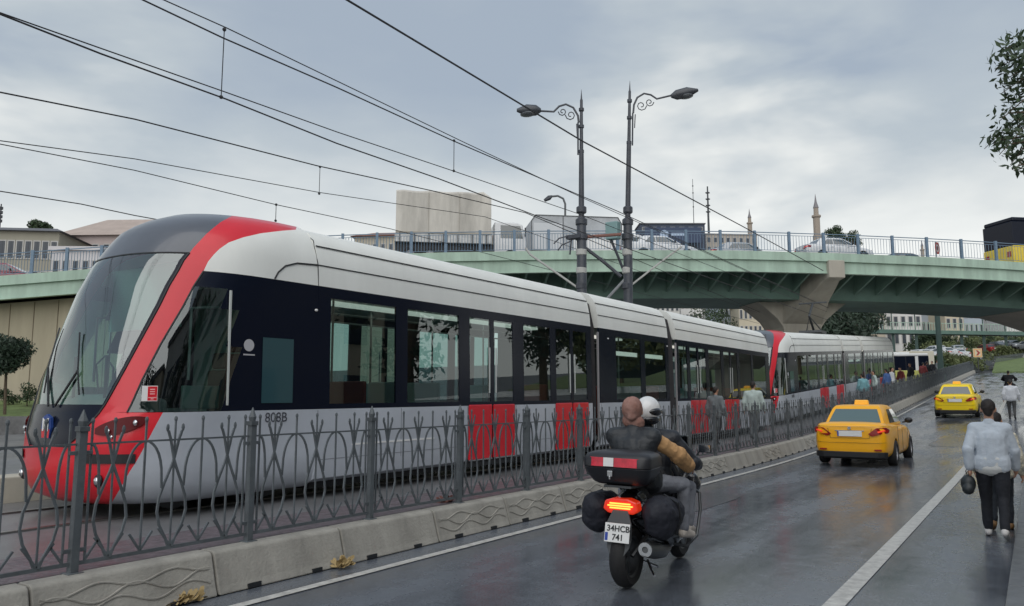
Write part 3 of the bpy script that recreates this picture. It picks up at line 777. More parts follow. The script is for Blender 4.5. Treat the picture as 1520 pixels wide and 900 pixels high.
            for (d0, d1) in doors:
                dm = (d0 + d1) / 2
                for (a, c) in ((d0, dm), (dm, d1)):
                    b = MB(); b.bx(TX + s * 1.30, TX + s * 1.338, a + .03, c - .03, .62, 1.545)
                    d = b.build('door', M['tram_red'], root, bevel=.012)
                    MB().bx(TX + s * 1.31, TX + s * 1.342, a + .03, c - .03, .60, .622).build('door_sill', M['chrome'], d)
                    e = c - .10 if a == d0 else a + .10
                    MB().bx(TX + s * 1.325, TX + s * 1.333, e - .018, e + .018, 1.75, 2.55).build('handle', M['in_light'], d)
                MB().bx(TX + s * 1.2, TX + s * 1.3, d0, d1, .5, 1.52).build('door_recess', M['seam'], root)
        # roof
        b = MB(); b.loft([[(TX + x, y, z) for x, z in roof_prof()] for y in (y0, y0 + .04, y1 - .04, y1)], closed=False, caps=False)
        for y in (y0, y1): b.add([(TX + x, y, z) for x, z in roof_prof()], [tuple(range(len(roof_prof())))])
        b.build('roof', M['tram_white'], root, smooth=True, angle=50)
        for s in (1, -1):
            b = MB()
            for (x, z) in ((1.279, 3.49), (1.218, 3.765)): b.tube([(TX + s * x, y0 + .01, z), (TX + s * x, y1 - .01, z)], .010, 4)
            b.build('roof_groove', M['seam'], root)
        # floor, ceiling, dark underframe
        b = MB(); b.bx(TX - 1.2, TX + 1.2, y0, y1, .72, .78); b.build('floor', M['in_grey'], root)
        b = MB(); b.bx(TX - 1.2, TX + 1.2, y0, y1, 3.21, 3.25); b.build('ceiling', M['in_light'], root)
        b = MB(); b.bx(TX - 1.1, TX + 1.1, y0 + .1, y1 - .1, .46, .70); b.build('underframe', M['seam'], root)
        y = y0 + .7; k = 0
        while y < y1 - .6:
            for s in (-1, 1):
                if any(d0 - .3 < y < d1 + .2 for d0, d1 in doors): continue
                b = MB(); b.bx(TX + s * .35, TX + s * 1.15, y, y + .42, 1.18, 1.25); b.bx(TX + s * .38, TX + s * 1.12, y + .38, y + .45, 1.22, 1.92); b.bx(TX + s * .55, TX + s * .95, y + .1, y + .3, .78, 1.18)
                b.build('seat', M['in_red'] if (k + (s > 0)) % 3 == 1 else M['in_seat'], root, bevel=.02)
            y += .86; k += 1
        b = MB()
        y = y0 + 1.1
        while y < y1 - .3:
            for s in (-.42, .42): b.tube([(TX + s, y, .78), (TX + s, y, 3.2)], .019, 5)
            y += 1.7
        for s in (-.5, .5): b.tube([(TX + s, y0 + .1, 2.95), (TX + s, y1 - .1, 2.95)], .016, 5)
        b.build('grab_pole', M['pole_steel'], root)
        b = MB(); b.bx(TX - .12, TX + .12, y0 + .3, y1 - .3, 3.16, 3.205); b.build('ceiling_lamp', mat('tram_ceiling_lamp', (.9, .9, .85), .4, emit=((1, .97, .88), .35)), root)
    module(YE, 15.08, [(7.47, 8.80), (9.06, 10.36), (12.36, 13.34)], [(10.60, 12.05), (13.50, 14.92)])
    module(15.46, 19.42, [(16.30, 17.66), (17.92, 19.22)], [])
    module(20.0, 28.86, [(20.15, 20.75), (22.5, 23.6), (25.4, 26.7), (26.9, 28.4)], [(20.92, 22.30), (23.78, 25.22)])
    # cowling step and dark groove where the cab fairing meets the roof
    for s in (1, -1):
        b = MB(); b.tube([(TX + s * 1.303, 6.50, 3.205), (TX + s * 1.296, 6.56, 3.30), (TX + s * 1.288, 6.68, 3.40), (TX + s * 1.283, 6.88, 3.465), (TX + s * 1.281, 7.24, 3.49)], .011, 5); b.tube([(TX + s * 1.30, 7.24, 3.2), (TX + s * 1.28, 7.24, 3.5), (TX + s * 1.17, 7.24, 3.845), (TX + s * .9, 7.24, 4.04)], .006, 4); b.build('cowl_groove', M['seam'], root)
        # narrow cab door window and cab side features
        b = MB(); b.add([(TX + s * 1.336, 6.33, 1.62), (TX + s * 1.336, 6.82, 1.62), (TX + s * 1.328, 6.82, 2.44), (TX + s * 1.328, 6.33, 2.44)], [(0, 1, 2, 3)]); b.build('cab_door_window', mat('dim_teal_pane', (.035, .085, .10), .06), root, fix=False)
        b = MB(); b.tube([(TX + s * 1.332, 5.84, 1.60), (TX + s * 1.318, 5.84, 2.98)], .016, 4); b.build('cab_window_post', M['in_light'], root)
        ring = MB(); ring.lathe([(.035, 0), (.075, 0), (.075, .004), (.035, .004)], 20, 'x', (TX + s * 1.318 if s > 0 else TX - 1.322, 6.13, 2.33)); ring.build('round_badge', mat('badge_grey', (.5, .5, .52), .4), root)
        b = MB(); b.bx(TX + s * 1.318, TX + s * 1.322, 6.05, 6.22, 2.205, 2.222); b.build('badge_underline', MATS['badge_grey'], root)
        # warning sticker with red and white fields
        b = MB()
        b.box((0, 0, 0), (.004, .16, .17)); st = b.build('warning_sticker', M['white'], None); st.parent = root
        # lies on the cab glass near its lower front corner
        ph = .97; q = pt(12, ph + .05, .012); q2 = pt(12, ph + .07, .012); ang = math.atan2(q2.y - q.y, q2.x - q.x)
        q = Vector((q.x, q.y, 1.74)); rot = ang - R(90)
        if s < 0: q = mir(q); rot = -rot
        st.location = q - wloc(root); st.rotation_euler = (0, R(0), rot)
        mb = MB(); mb.box((.0035 * s, .028 * 1, 0), (.002, .095, .155)); rd = mb.build('red_field', M['tram_red'], None); rd.parent = st; rd.location = (0, 0, 0)
        for (yy, zz, w, h) in ((.028, .045, .05, .012), (.028, .02, .05, .01), (.028, -.005, .05, .01), (.028, -.045, .085, .008), (.028, -.06, .03, .01)):
            o = MB().box((.005 * s, yy, zz), (.001, w, h)).build('sticker_bar', mat('sticker_pale', (.8, .45, .45), .5), None); o.parent = rd; o.location = (0, 0, 0)
    # bellows
    for (a, c) in ((15.08, 15.46), (19.42, 20.0)):
        b = MB(); n = 7; rings = []
        for i in range(n * 2 + 1):
            y = a + (c - a) * i / (n * 2); k = .0 if i % 2 else -.06
            rings.append([(TX + x, y, z) for x, z in ((-1.2 - k, .7), (1.2 + k, .7), (1.24 + k, 1.5), (1.2 + k, 3.2), (1.08 + k, 3.75), (.7, 3.95 + k), (-.7, 3.95 + k), (-1.08 - k, 3.75), (-1.2 - k, 3.2), (-1.24 - k, 1.5))])
        b.loft(rings); b.build('bellows', M['bellows'], root)
        for s in (1, -1):
            b = MB(); b.tube([(TX + s * 1.29, c - .03, .7), (TX + s * 1.29, c - .03, 3.1)], .03, 6); b.build('gangway_post', mat('gangway_grey', (.28, .27, .28), .4), root)
    # bogies: dark truck with wheels, glimpsed under the skirt
    for y in (6.2, 17.4, 26.9):
        b = MB(); b.bx(TX - .95, TX + .95, y - .9, y + .9, .50, .75); b.build('bogie', M['seam'], root)
        for s in (-1, 1):
            for dy in (-.65, .65): MB().cyl((TX + s * .68, y + dy, .70), (TX + s * .80, y + dy, .70), .31, n=20).build('wheel', M['dark_metal'], root)
    b = MB(); b.bx(TX - 1.25, TX + 1.25, 28.86, 28.9, .7, 3.9); b.build('end_wall', M['tram_dome'], root)
    # fleet number, edge highlight painted as white bar, small lamps on the dark band
    for s in (1,):
        text('808B', .17, 'fleet_number', mat('number_dark', (.06, .065, .08), .5), root, Vector((TX + 1.3345, 6.57, 1.435)) - wloc(root), (R(90), 0, R(90)), .001)
    for (y, z) in ((7.20, 2.86), (15.9, 2.98), (19.34, 2.98)):
        MB().sphere((TX + 1.316, y, z), (.015, .028, .02), 8, 6).build('marker_lamp', M['white'], root, smooth=True)
    b = MB(); b.bx(TX + 1.328, TX + 1.336, 7.9, 9.7, 1.02, 1.045); b.build('edge_highlight', M['white'], root)
    for y0, y1 in ((16.35, 17.55), (17.98, 19.12)):
        MB().bx(TX + 1.25, TX + 1.27, y0, y1, 2.62, 2.72).build('window_lamp', MATS['tram_ceiling_lamp'], root)
    return root
tram = build_tram()
tag(tram, 'silver tram with dark windscreen and red frame nearest the camera, behind the fence', 'tram')
tram.rotation_euler = (R(.25), 0, 0)
t2 = dup(tram, label='second tram farther off behind the first one, its red frame half hidden', cat='tram', loc=(TX - .15, 30.1, ZB + rise(30.1) - .05), rz=R(-1.5))
t2.rotation_euler = (R(3.1), 0, R(-1.2)); t2.scale = (1, 1.10, 1)
# rear pantograph on the second tram's roof
b = MB(); base = Vector((-9.4, 42, 0)); PY = 2.6; zr = 4.15 + .95
b.bx(-9.95, -8.85, 41.5, 42.7, zr - .1, zr + .02); b.tube([(-9.4, 42.5, zr), (-9.4, 41.5, zr + .75), (-9.4, 42.4, zr + 1.5)], .06, 6); b.tube([(-10.1, 42.4, zr + 1.52), (-8.7, 42.4, zr + 1.52)], .045, 6); b.tube([(-9.8, 42.5, zr), (-9.4, 41.5, zr + .75), (-9.0, 42.5, zr)], .035, 5)
pg = b.build('pantograph', M['dark_metal'], None, org=(0, 0, 0)); pg.parent = t2; pg.matrix_parent_inverse = (Matrix.Translation(t2.location) @ t2.rotation_euler.to_matrix().to_4x4() @ Matrix.Diagonal((1, 1.10, 1, 1))).inverted()
# ================================================================== PEOPLE
def V(*a): return Vector(a)
def person(root, J, cloth, near=True, hairstyle='short', fem=False, parts=('shirt', 'trousers', 'shoe', 'hair'), grip=None, facing=0.0):
    """J: joints in metres, root-local, looking along +y"""
    vx = 0.0085 if near else 0.02
    loc0 = root.location.copy(); root.location = (0, 0, 0)
    sh, hp = [J['shL'], J['shR']], [J['hpL'], J['hpR']]
    b = MB()
    hd = J['head']; nk = J['neck']; f = Vector(J.get('look', (0, 1, 0))).normalized(); sd = f.cross(V(0, 0, 1)).normalized(); up = sd.cross(f)
    def H(x, y, z): return hd + sd * x + f * y + up * z
    b.sphere(hd + up * .02, (.076, .092, .10), 16, 12); b.capsule(H(0, .02, -.05), H(0, .045, -.085), .055, .036)
    b.capsule(H(0, .088, .02), H(0, .108, -.02), .010, .015); b.capsule(H(-.022, .082, -.057), H(.022, .082, -.057), .009, .009)
    for s in (-1, 1):
        b.sphere(H(s * .080, -.005, -.0), (.012, .022, .032), 8, 6); b.sphere(H(s * .032, .077, .012), .013, 8, 6)
    b.capsule(nk + V(0, 0, -.06), hd + V(0, -.01, -.04), .056, .052)
    ch, pv = J['chest'], J['pelvis']
    b.capsule(sh[0].lerp(ch, .4), sh[1].lerp(ch, .4), .06, .06); b.capsule(ch, pv, .08, .085); b.capsule(ch, nk, .075, .052)
    for k in 'LR':
        s, e, w = J['sh' + k], J['el' + k], J['wr' + k]
        b.capsule(ch, s, .06, .042); b.capsule(s, e, .042, .034); b.capsule(e, w, .037, .024)
        d = (w - e).normalized(); hnd = w + d * .05
        side = V(1 if k == 'R' else -1, 0, 0); pn = side - d * side.dot(d); pn = pn.normalized() if pn.length > .1 else V(0, 0, 1)
        fw = d.cross(pn).normalized()     # across the palm
        b.capsule(w, w + d * .07, .022, .026)
        b.sphere(w + d * .055, (.030, .030, .034), 10, 8)
        if near:
            for i, L in enumerate((.065, .074, .070, .055)):
                o = w + d * .085 + fw * (i - 1.5) * .019; mid = o + d * L * .5 - pn * .006; b.capsule(o, mid, .0092, .0088, 8); b.capsule(mid, mid + (d * .75 - pn * .65).normalized() * L * .5, .0088, .0075, 8)
            o = w + d * .04 - fw * .024; q = o + (d * .6 - fw * .8).normalized() * .035; b.capsule(o, q, .012, .010, 8); b.capsule(q, q + d * .03, .010, .0085, 8)
        else: b.capsule(w + d * .06, w + d * .14 - pn * .01, .026, .016)
        h, kn, an = J['hp' + k], J['kn' + k], J['an' + k]
        b.capsule(pv, h, .085, .07); b.capsule(h, kn, .068, .045); b.capsule(kn, an, .045, .034)
        b.capsule(an, J['to' + k], .036, .028)
    body = remeshed('person_body', b, M['skin'], root, vx, 4)
    # shirt or jacket
    if 'shirt' in parts:
        b = MB(); pad = cloth.get('pad', .012)
        b.capsule((sh[0] * .7 + ch * .3) - V(0, 0, .03), (sh[1] * .7 + ch * .3) - V(0, 0, .03), .08 + pad, .08 + pad); b.capsule(ch + V(.07, 0, 0), pv + V(.06, 0, .02), .105 + pad, .105 + pad); b.capsule(ch + V(-.07, 0, 0), pv + V(-.06, 0, .02), .105 + pad, .105 + pad)
        b.capsule(ch, nk + V(0, 0, -.045), .11 + pad, .052 + pad); b.capsule(nk + V(0, 0, -.05), nk + V(0, 0, -.005), .062, .064)
        b.capsule(ch, pv, .115 + pad, .115 + pad); b.capsule(pv, pv + V(0, 0, -cloth.get('hem', .05)), .115 + pad, .11 + pad)
        for s0_ in sh: b.capsule(nk + V(0, 0, -.055), s0_ + V(0, 0, .0), .055 + pad * .5, .062 + pad)
        hem = cloth.get('hem', .05)
        b.capsule(pv + V(-.075, 0, .03), pv + V(-.085, 0, -hem), .112 + pad, .108 + pad); b.capsule(pv + V(.075, 0, .03), pv + V(.085, 0, -hem), .112 + pad, .108 + pad)
        sl = MB() if cloth.get('sleeve') else b
        for k in 'LR':
            s, e, w = J['sh' + k], J['el' + k], J['wr' + k]
            sl.capsule(ch.lerp(s, .85 if cloth.get('sleeve') else .6), s, (.05 if cloth.get('sleeve') else .08) + pad, (.045 if cloth.get('sleeve') else .062) + pad); sl.capsule(s, e, (.05 if cloth.get('sleeve') else .062) + pad * .7, .050 + pad * .7); sl.capsule(e, e.lerp(w, cloth.get('cuff', .96)), .052 + pad, .036 + pad)
        top = remeshed(cloth.get('name', 'shirt'), b, cloth['shirt'], root, vx, 5, disp=cloth.get('disp', .018) if near else 0, dscale=.13)
        if sl is not b: remeshed('sleeves', sl, cloth['sleeve'], root, vx, 5, disp=.025, dscale=.09)
    if 'trousers' in parts:
        b = MB(); b.capsule(pv + V(-.06, 0, 0), pv + V(.06, 0, 0), .115, .115)
        lw = cloth.get('leg', 1.0)
        for k in 'LR':
            h, kn, an = J['hp' + k], J['kn' + k], J['an' + k]
            b.capsule(pv, h, .11, .098); b.capsule(h, kn, .094 * lw, .068 * lw); b.capsule(kn, an + (kn - an).normalized() * .03, .066 * lw, .052 * lw)
        remeshed('trousers', b, cloth['trousers'], root, vx, 5, disp=.022 if near else 0, dscale=.10)
    if 'shoe' in parts:
        for k in 'LR':
            an, to = J['an' + k], J['to' + k]; d = (to - an); fl = V(d.x, d.y, d.z).normalized()
            b = MB(); b.capsule(an + V(0, 0, -.005), an - fl * .02 + V(0, 0, -.03), .045, .042); b.capsule(an - fl * .03 + V(0, 0, -.045), to + fl * .02, .038, .036); b.capsule(an, to, .042, .034)
            s = remeshed('shoe', b, cloth['shoe'], root, min(vx, .01), 3)
    if hairstyle:
        b = MB(); b.sphere(H(0, -.022, .045), (.083, .092, .092), 16, 12)
        if hairstyle == 'scarf':
            b.sphere(H(-.01, -.04, .03), (.102, .115, .122), 16, 12); b.capsule(H(0, -.09, -.0), H(0, -.10, -.05), .05, .045); b.capsule(H(-.03, -.01, -.08), H(.03, -.01, -.10), .08, .078)
        if hairstyle == 'short': b.capsule(H(0, -.055, .02), H(0, -.058, -.035), .066, .05)
        if hairstyle == 'long': b.capsule(H(0, -.07, .0), H(0, -.085, -.13), .07, .06)
        hm = remeshed('hair' if hairstyle != 'scarf' else 'headscarf', b, cloth.get('hair', M['hair']), root, vx, 2, disp=.012 if hairstyle != 'scarf' else .014, dscale=.03 if hairstyle != 'scarf' else .05)
    root.location = loc0
    return root
def stand(h=1.75, w=.19, stride=.0, arm=.08, lean=0.0, elb=0.0):
    s = h / 1.75
    def q(x, y, z): return V(x * s, y * s, z * s)
    J = dict(head=q(0, .03 + lean, 1.625), neck=q(0, lean, 1.47), chest=q(0, -.01 + lean * .8, 1.27), pelvis=q(0, 0, .96), look=(0, 1, -.05))
    for k, sx in (('L', -1), ('R', 1)):
        st = stride * (1 if k == 'L' else -1)
        J['sh' + k] = q(sx * w, -.01 + lean * .9, 1.385); J['el' + k] = q(sx * (w + .075), -.03 - st * .5, 1.11); J['wr' + k] = q(sx * (w + .065 + arm * .3), .06 + elb - st * .8, .88)
        J['hp' + k] = q(sx * .095, 0, .90); J['kn' + k] = q(sx * .10, .05 + st * .5, .49 + (.02 if st < 0 else 0)); J['an' + k] = q(sx * .10, st * 1.0 - (.02 if st >= 0 else .1), .085 + (.05 if st < 0 else 0)); J['to' + k] = J['an' + k] + (q(.012 * sx, .14, -.05) if st >= 0 else q(.012 * sx, .12, -.085))
    return J
def fabric(name, c, r=.85, var=.12, vs=8, **k): return mat(name, c, r, var=var, vscale=vs, bump=.25, bscale=60, **k)
# the man walking in the road edge, seen from behind
man_root = empty('person', (-0.50, 11.35, 0), label='man in pale blue jacket and black trousers walking along the right road edge', cat='person')
person(man_root, stand(1.665, .175, .17, .03, .02), dict(shirt=fabric('pale_jacket', (.50, .555, .62), .9, .05, 3), trousers=fabric('black_trousers', (.014, .016, .022)), shoe=mat('white_shoe', (.62, .60, .58), .6), name='jacket', hem=.04, pad=.016, leg=1.05))
b = MB(); b.capsule((-.07, 0, .93), (.07, 0, .93), .128, .128); b.capsule((-.075, 0, .86), (.075, 0, .86), .124, .124); b.v = [(x - .50, y + 11.35, z) for x, y, z in b.v]
remeshed('undershirt', b, fabric('white_undershirt', (.62, .63, .62)), man_root, .012, 4)
hb = MB(); hb.sphere((0, 0, 0), (.085, .10, .11), 16, 12); hb.capsule((0, .06, -.05), (0, -.07, -.06), .05, .07)
hh = remeshed('bag', hb, mat('dark_bag', (.02, .025, .028), .45), None, .01, 3, label='small dark bag hanging from the left hand of the walking man', cat='bag')
hh.location = (-0.50 - .262, 11.35 - .07, .64)
hs = MB(); hs.tube([(0, 0, .08), (-.02, 0, .15), (.0, 0, .19), (.02, 0, .15), (0, 0, .08)], .006, 5); hs.build('bag_handle', M['black_plastic'], None).parent = hh
# his companion, half hidden behind him
p2 = empty('person', (-0.47, 12.1, .0), label='person with patterned cream sleeve and brown shoes half hidden behind the pale jacketed man', cat='person')
person(p2, stand(1.49, .20, -.12, .12, .0), dict(shirt=mat('patterned_shirt', (.60, .54, .42), .8, var=.6, vscale=26, var2=(.10, .13, .13)), trousers=fabric('dark_trousers', (.02, .026, .035)), shoe=mat('brown_shoe', (.24, .13, .05), .6), pad=.02))
# the two farther ones on the right
p3 = empty('person', (-0.90, 41.0, rise(41.0) - .03), label='distant man in a white shirt walking on the right side of the road', cat='person')
person(p3, stand(1.74, .20, .12), dict(shirt=fabric('white_shirt', (.62, .64, .68)), trousers=fabric('grey_trousers', (.06, .06, .062)), shoe=M['black_plastic'], pad=.03), near=False)
# people on the far side of the fence
CL = dict(blue=fabric('blue_shirt', (.06, .12, .30)), teal=fabric('teal_shirt', (.16, .34, .38)), black=fabric('black_coat', (.012, .013, .017)), white=fabric('white_tshirt', (.60, .62, .64)), pale=fabric('pale_green_shirt', (.42, .50, .48)), maroon=fabric('maroon_top', (.20, .04, .04)), grey=fabric('grey_top', (.16, .18, .19)))
mid = empty('person', (-7.25, 24.2, .355 + rise(24.2)), label='man in a pale striped shirt walking beside the tram behind the fence', cat='person')
person(mid, stand(1.76, .20, .1), dict(shirt=CL['pale'], trousers=CL['grey'], shoe=M['black_plastic'], pad=.03), near=False)
protos = {}
crowd = [(1280, 7.15, 'teal', 1.70, 'person in a teal shirt nearest on the platform behind the fence'), (1297, 7.35, 'pale', 1.72, 'person in a pale shirt standing just behind the teal shirted one'), (1316, 7.25, 'blue', 1.72, 'person in a blue shirt beside the second tram'),
         (1324, 7.1, 'white', 1.78, 'person in a white top right of the blue shirted one behind the fence'), (1337, 7.3, 'maroon', 1.68, 'person in a maroon top at the rear of the second tram'), (1352, 7.2, 'black', 1.86, 'broad person in black standing alone past the second tram'),
         (1371, 7.3, 'maroon', 1.76, 'person in a dark red coat in the group far along the fence'), (1377, 7.1, 'black', 1.84, 'person in a black coat in the group far along the fence'), (1385, 7.4, 'black', 1.74, 'smaller person in a black coat far along the fence'), (1392, 7.2, 'grey', 1.8, 'person in a grey coat farthest along the fence'),
         (1061, 7.5, 'grey', 1.62, 'person in grey bending beside the tram doors behind the fence')]
for px, xx, c, h, lab in crowd:
    Y = on_x(px, 560, -xx).y
    if c not in protos:
        r = empty('person', (0, 0, 0), cat='person'); person(r, stand(1.75, .20, random.uniform(-.05, .08)), dict(shirt=CL[c], trousers=CL['black'], shoe=M['black_plastic'], pad=.03), near=False); protos[c] = r; o = r
    else: o = dup(protos[c])
    o.location = (-xx, Y, .355 + rise(Y)); o.scale = (h / 1.75,) * 3; o.rotation_euler = (0, 0, random.uniform(-2.5, 2.5)); o['label'] = lab; o['category'] = 'person'

# ================================================================== CARS
def wheel(root, x, y, r=.31, w=.20, name='wheel', loc=None):
    s = 1 if x > 0 else -1
    t = MB(); t.lathe([(r * .62, -w / 2), (r * .92, -w / 2), (r, -w * .32), (r, w * .32), (r * .92, w / 2), (r * .62, w / 2)], 28, 'x', (x, y, r), closed=True)
    wh = t.build(name, M['rubber'], root, smooth=True)
    b = MB(); b.lathe([(r * .64, -w * .4), (r * .64, w * .42), (r * .58, w * .44), (r * .56, w * .1), (.01, w * .05)], 24, 'x', (0, 0, 0))
    for k in range(7):
        a = k * 2 * math.pi / 7
        b.box((w * .34, math.cos(a) * r * .33, math.sin(a) * r * .33), (.02, r * .58, .035), rot=Euler((a, 0, 0)))
    b.lathe([(.045, w * .3), (.045, w * .42), (.01, w * .43)], 10, 'x')
    b.v = [(x + p[0] * s, y + p[1], r + p[2]) for p in b.v]
    b.build('rim', mat('rim_alloy', (.42, .42, .44), .35, metal=.8), wh, smooth=True, angle=30)
    return wh
def car(label, paint, taxi=True, light_rear=True, name='taxi', cat='car'):
    root = empty(name, (0, 0, 0), label=label, cat=cat)
    L = 4.5
    st = [(0.0, .60, .40, .93), (.03, .74, .30, .99), (.10, .80, .25, 1.035), (.28, .85, .22, 1.065), (.60, .875, .19, 1.055), (1.0, .888, .18, 1.03), (1.7, .892, .17, .99), (2.6, .892, .17, .965), (3.2, .888, .17, .95), (3.6, .88, .18, .90), (4.0, .86, .20, .84), (4.3, .79, .24, .75), (4.45, .66, .30, .66), (4.5, .45, .40, .56)]
    rings = []
    for y, h, zb, zt in st:
        half = [(0, zb), (h * .78, zb), (h - .05, zb + .07), (h - .008, zb + .20), (h, zb + (zt - zb) * .50), (h - .012, zt - .20), (h - .045, zt - .07), (h - .10, zt - .015), (h * .62, zt + .012), (0, zt + .022)]
        rings.append([(x, y, z) for x, z in half] + [(-x, y, z) for x, z in half[-2:0:-1]])
    b = MB(); b.loft(rings)
    body = b.build('body', paint, root, smooth=True, angle=60)
    m = body.modifiers.new('s', 'SUBSURF'); m.levels = 2; m.render_levels = 2
    me = evaluated(body); old = body.data; body.modifiers.clear(); body.data = me; bpy.data.meshes.remove(old)
    c = MB()
    for y in (.98, 3.62):
        for x in (-.84, .84): c.cyl((x - .22, y, .31), (x + .22, y, .31), .365, n=28)
    cut(body, c)
    for y in (.98, 3.62):
        for x in (-.80, .80): wheel(root, x, y)
    # greenhouse, its glass set 3 mm proud
    lo = [(-.70, .62), (.70, .62), (.76, .95), (.775, 1.8), (.765, 2.8), (.70, 3.35), (-.70, 3.35), (-.765, 2.8), (-.775, 1.8), (-.76, .95)]
    hi = [(-.53, 1.08), (.53, 1.08), (.575, 1.28), (.60, 1.75), (.59, 2.25), (.53, 2.48), (-.53, 2.48), (-.59, 2.25), (-.60, 1.75), (-.575, 1.28)]
    def lerp(t, bul=0): return [(a[0] + (c_[0] - a[0]) * t + bul * a[0], a[1] + (c_[1] - a[1]) * t) for a, c_ in zip(lo, hi)]
    b = MB(); rg = []
    for t, z, bul in ((0, .97, 0), (.5, 1.20, .02), (.88, 1.385, .02), (1.0, 1.43, .0)): rg.append([(x, y, z) for x, y in lerp(t, bul)])
    cx, cy = 0, 1.78
    for k, z in ((.93, 1.462), (.75, 1.478), (.35, 1.485)): rg.append([(cx + (x - cx) * k, cy + (y - cy) * k, z) for x, y in hi])
    b.loft(rg); b.build('roof', paint, root, smooth=True, angle=35)
    zz = [.97, 1.20, 1.385]; tt = [(0, 0), (.5, .02), (.88, .02)]
    def P(i, t):   # point on greenhouse side i..i+1 at height t
        k = min(1, int(t * 2)); f = t * 2 - k; A = lerp(*tt[k]); B = lerp(*tt[k + 1]); z = zz[k] + (zz[k + 1] - zz[k]) * f
        return V(A[i][0] + (B[i][0] - A[i][0]) * f, A[i][1] + (B[i][1] - A[i][1]) * f, z)
    def pane(i, j, s0, s1, e0, e1, t0, t1, nm, off=.006):
        b = MB(); vs = []; n = 8; T = 6
        for k in range(T + 1):
            t = t0 + (t1 - t0) * k / T; A, B = P(i, t), P(j, t); cur0 = s0 + (e0 - s0) * k / T; cur1 = s1 + (e1 - s1) * k / T
            nn = (B - A).cross(V(0, 0, 1)).normalized()
            if nn.dot((A + B) / 2 - V(0, 1.9, 1.2)) < 0: nn = -nn
            for q in range(n + 1):
                vs.append(A.lerp(B, cur0 + (cur1 - cur0) * q / n) + nn * off + V(0, 0, .004))
        b.add(vs, [(k * (n + 1) + q, k * (n + 1) + q + 1, (k + 1) * (n + 1) + q + 1, (k + 1) * (n + 1) + q) for k in range(T) for q in range(n)])
        return b.build(nm, M['car_glass_light'] if nm == 'rear_window' and light_rear else M['car_glass'], root, smooth=True, fix=False)
    pane(0, 1, .05, .95, .07, .93, .18, .97, 'rear_window'); pane(5, 6, .05, .95, .07, .93, .18, .97, 'windscreen')
    for a, c_, s in ((2, 3, 1), (8, 9, -1)):
        pass
    # side windows: quarter, rear door, front door
    for (i, j) in ((2, 3), (3, 4), (4, 5)):
        e = {2: (.12, .97, .35, .97), 3: (.03, .97, .03, .97), 4: (.03, .78, .03, .55)}[i]
        pane(i, j, e[0], e[1], e[2], e[3], .14, .94, 'side_window'); mi = {2: (9, 8), 3: (8, 7), 4: (7, 6)}[i]; pane(mi[0], mi[1], e[0], e[1], e[2], e[3], .14, .94, 'side_window')
    # lower bumper, lamps, plate, seams, handles, mirrors
    b = MB(); b.loft([[(x, y, z) for z in (0,) for x, y, z in ((-h, yy, .235), (h, yy, .235), (h, yy, .37), (-h, yy, .37))] for yy, h in ((-.012, .62), (.03, .76), (.12, .82))]); b.build('lower_bumper', M['black_plastic'], root, bevel=.01)
    for s in (-1, 1):
        b = MB(); pts = [(.42, .80), (.60, .94), (.80, .955), (.86, .90), (.84, .82), (.66, .79), (.50, .74)]
        def yb(x): return -.012 if x < .6 else -.012 + (x - .6) ** 2 * 3.3
        b.loft([[(s * x, yb(x) + dy, z) for x, z in pts] for dy in (-.012, .09)]); tl = b.build('tail_lamp', M['red_lens'], root, bevel=.008)
        b = MB(); b.loft([[(s * x, yb(x) + dy, z) for x, z in ((.62, .86), (.78, .90), (.79, .87), (.64, .83))] for dy in (-.018, .0)]); b.build('lamp_insert', mat('lit_red_insert', (.6, .05, .03), .3, emit=((1, .08, .03), .35)), tl)
        b = MB(); b.tube([(s * .80, 2.90, 1.00), (s * .90, 2.88, 1.02)], .02, 6); b.sphere((s * .96, 2.86, 1.06), (.10, .05, .075), 14, 10); b.build('side_mirror', M['black_plastic'], root, smooth=True)
        for y in (1.62, 2.62): MB().box((s * .897, y, .86), (.022, .16, .028)).build('door_handle', paint, root, bevel=.006)
        b = MB()
        for l in ([(s * .892, 1.28, .95), (s * .895, 1.34, .60), (s * .885, 1.42, .30)], [(s * .896, 2.05, .96), (s * .898, 2.05, .32)], [(s * .894, 3.0, .94), (s * .893, 3.12, .30)]): b.tube(l, .005, 4)
        b.build('door_seam', M['seam'], root)
        hl = MB(); hl.loft([[(s * .45, 4.47, .66), (s * .72, 4.30, .74), (s * .70, 4.33, .62), (s * .48, 4.49, .60)], [(s * .42, 4.40, .66), (s * .69, 4.2, .74), (s * .67, 4.2, .62), (s * .45, 4.4, .60)]]); hl.build('headlight', M['chrome'], root)
        MB().box((s * .62, -.005, .42), (.16, .02, .035)).build('reflector', M['red_lens'], root)
    b = MB(); b.box((0, -.012, .80), (.56, .012, .13)); pl = b.build('licence_plate', M['white'], root, bevel=.004)
    MB().box((-.262, -.020, .80), (.034, .004, .125)).build('plate_band', mat('plate_blue', (.02, .06, .35), .5), pl)
    b = MB(); b.box((0, -.004, .872), (.66, .02, .022)); b.build('boot_trim', M['chrome'], root)
    b = MB(); b.tube([(-.80, .20, .99), (-.66, .0, .975), (0, -.016, .97), (.66, .0, .975), (.80, .20, .99)], .004, 4); b.tube([(-.50, .0, .93), (-.44, -.012, .70), (.44, -.012, .70), (.50, .0, .93)], .005, 4); b.tube([(-.80, .04, .60), (-.6, -.012, .585), (.6, -.012, .585), (.80, .04, .60)], .004, 4); b.build('boot_seam', M['seam'], root)
    MB().lathe([(.04, 0), (.04, .008), (.01, .01)], 14, 'y', (0, -.022, .935)).build('badge', M['chrome'], root)
    MB().bx(-.72, .72, .5, 4.0, .16, .30).build('floor_pan', M['seam'], root)
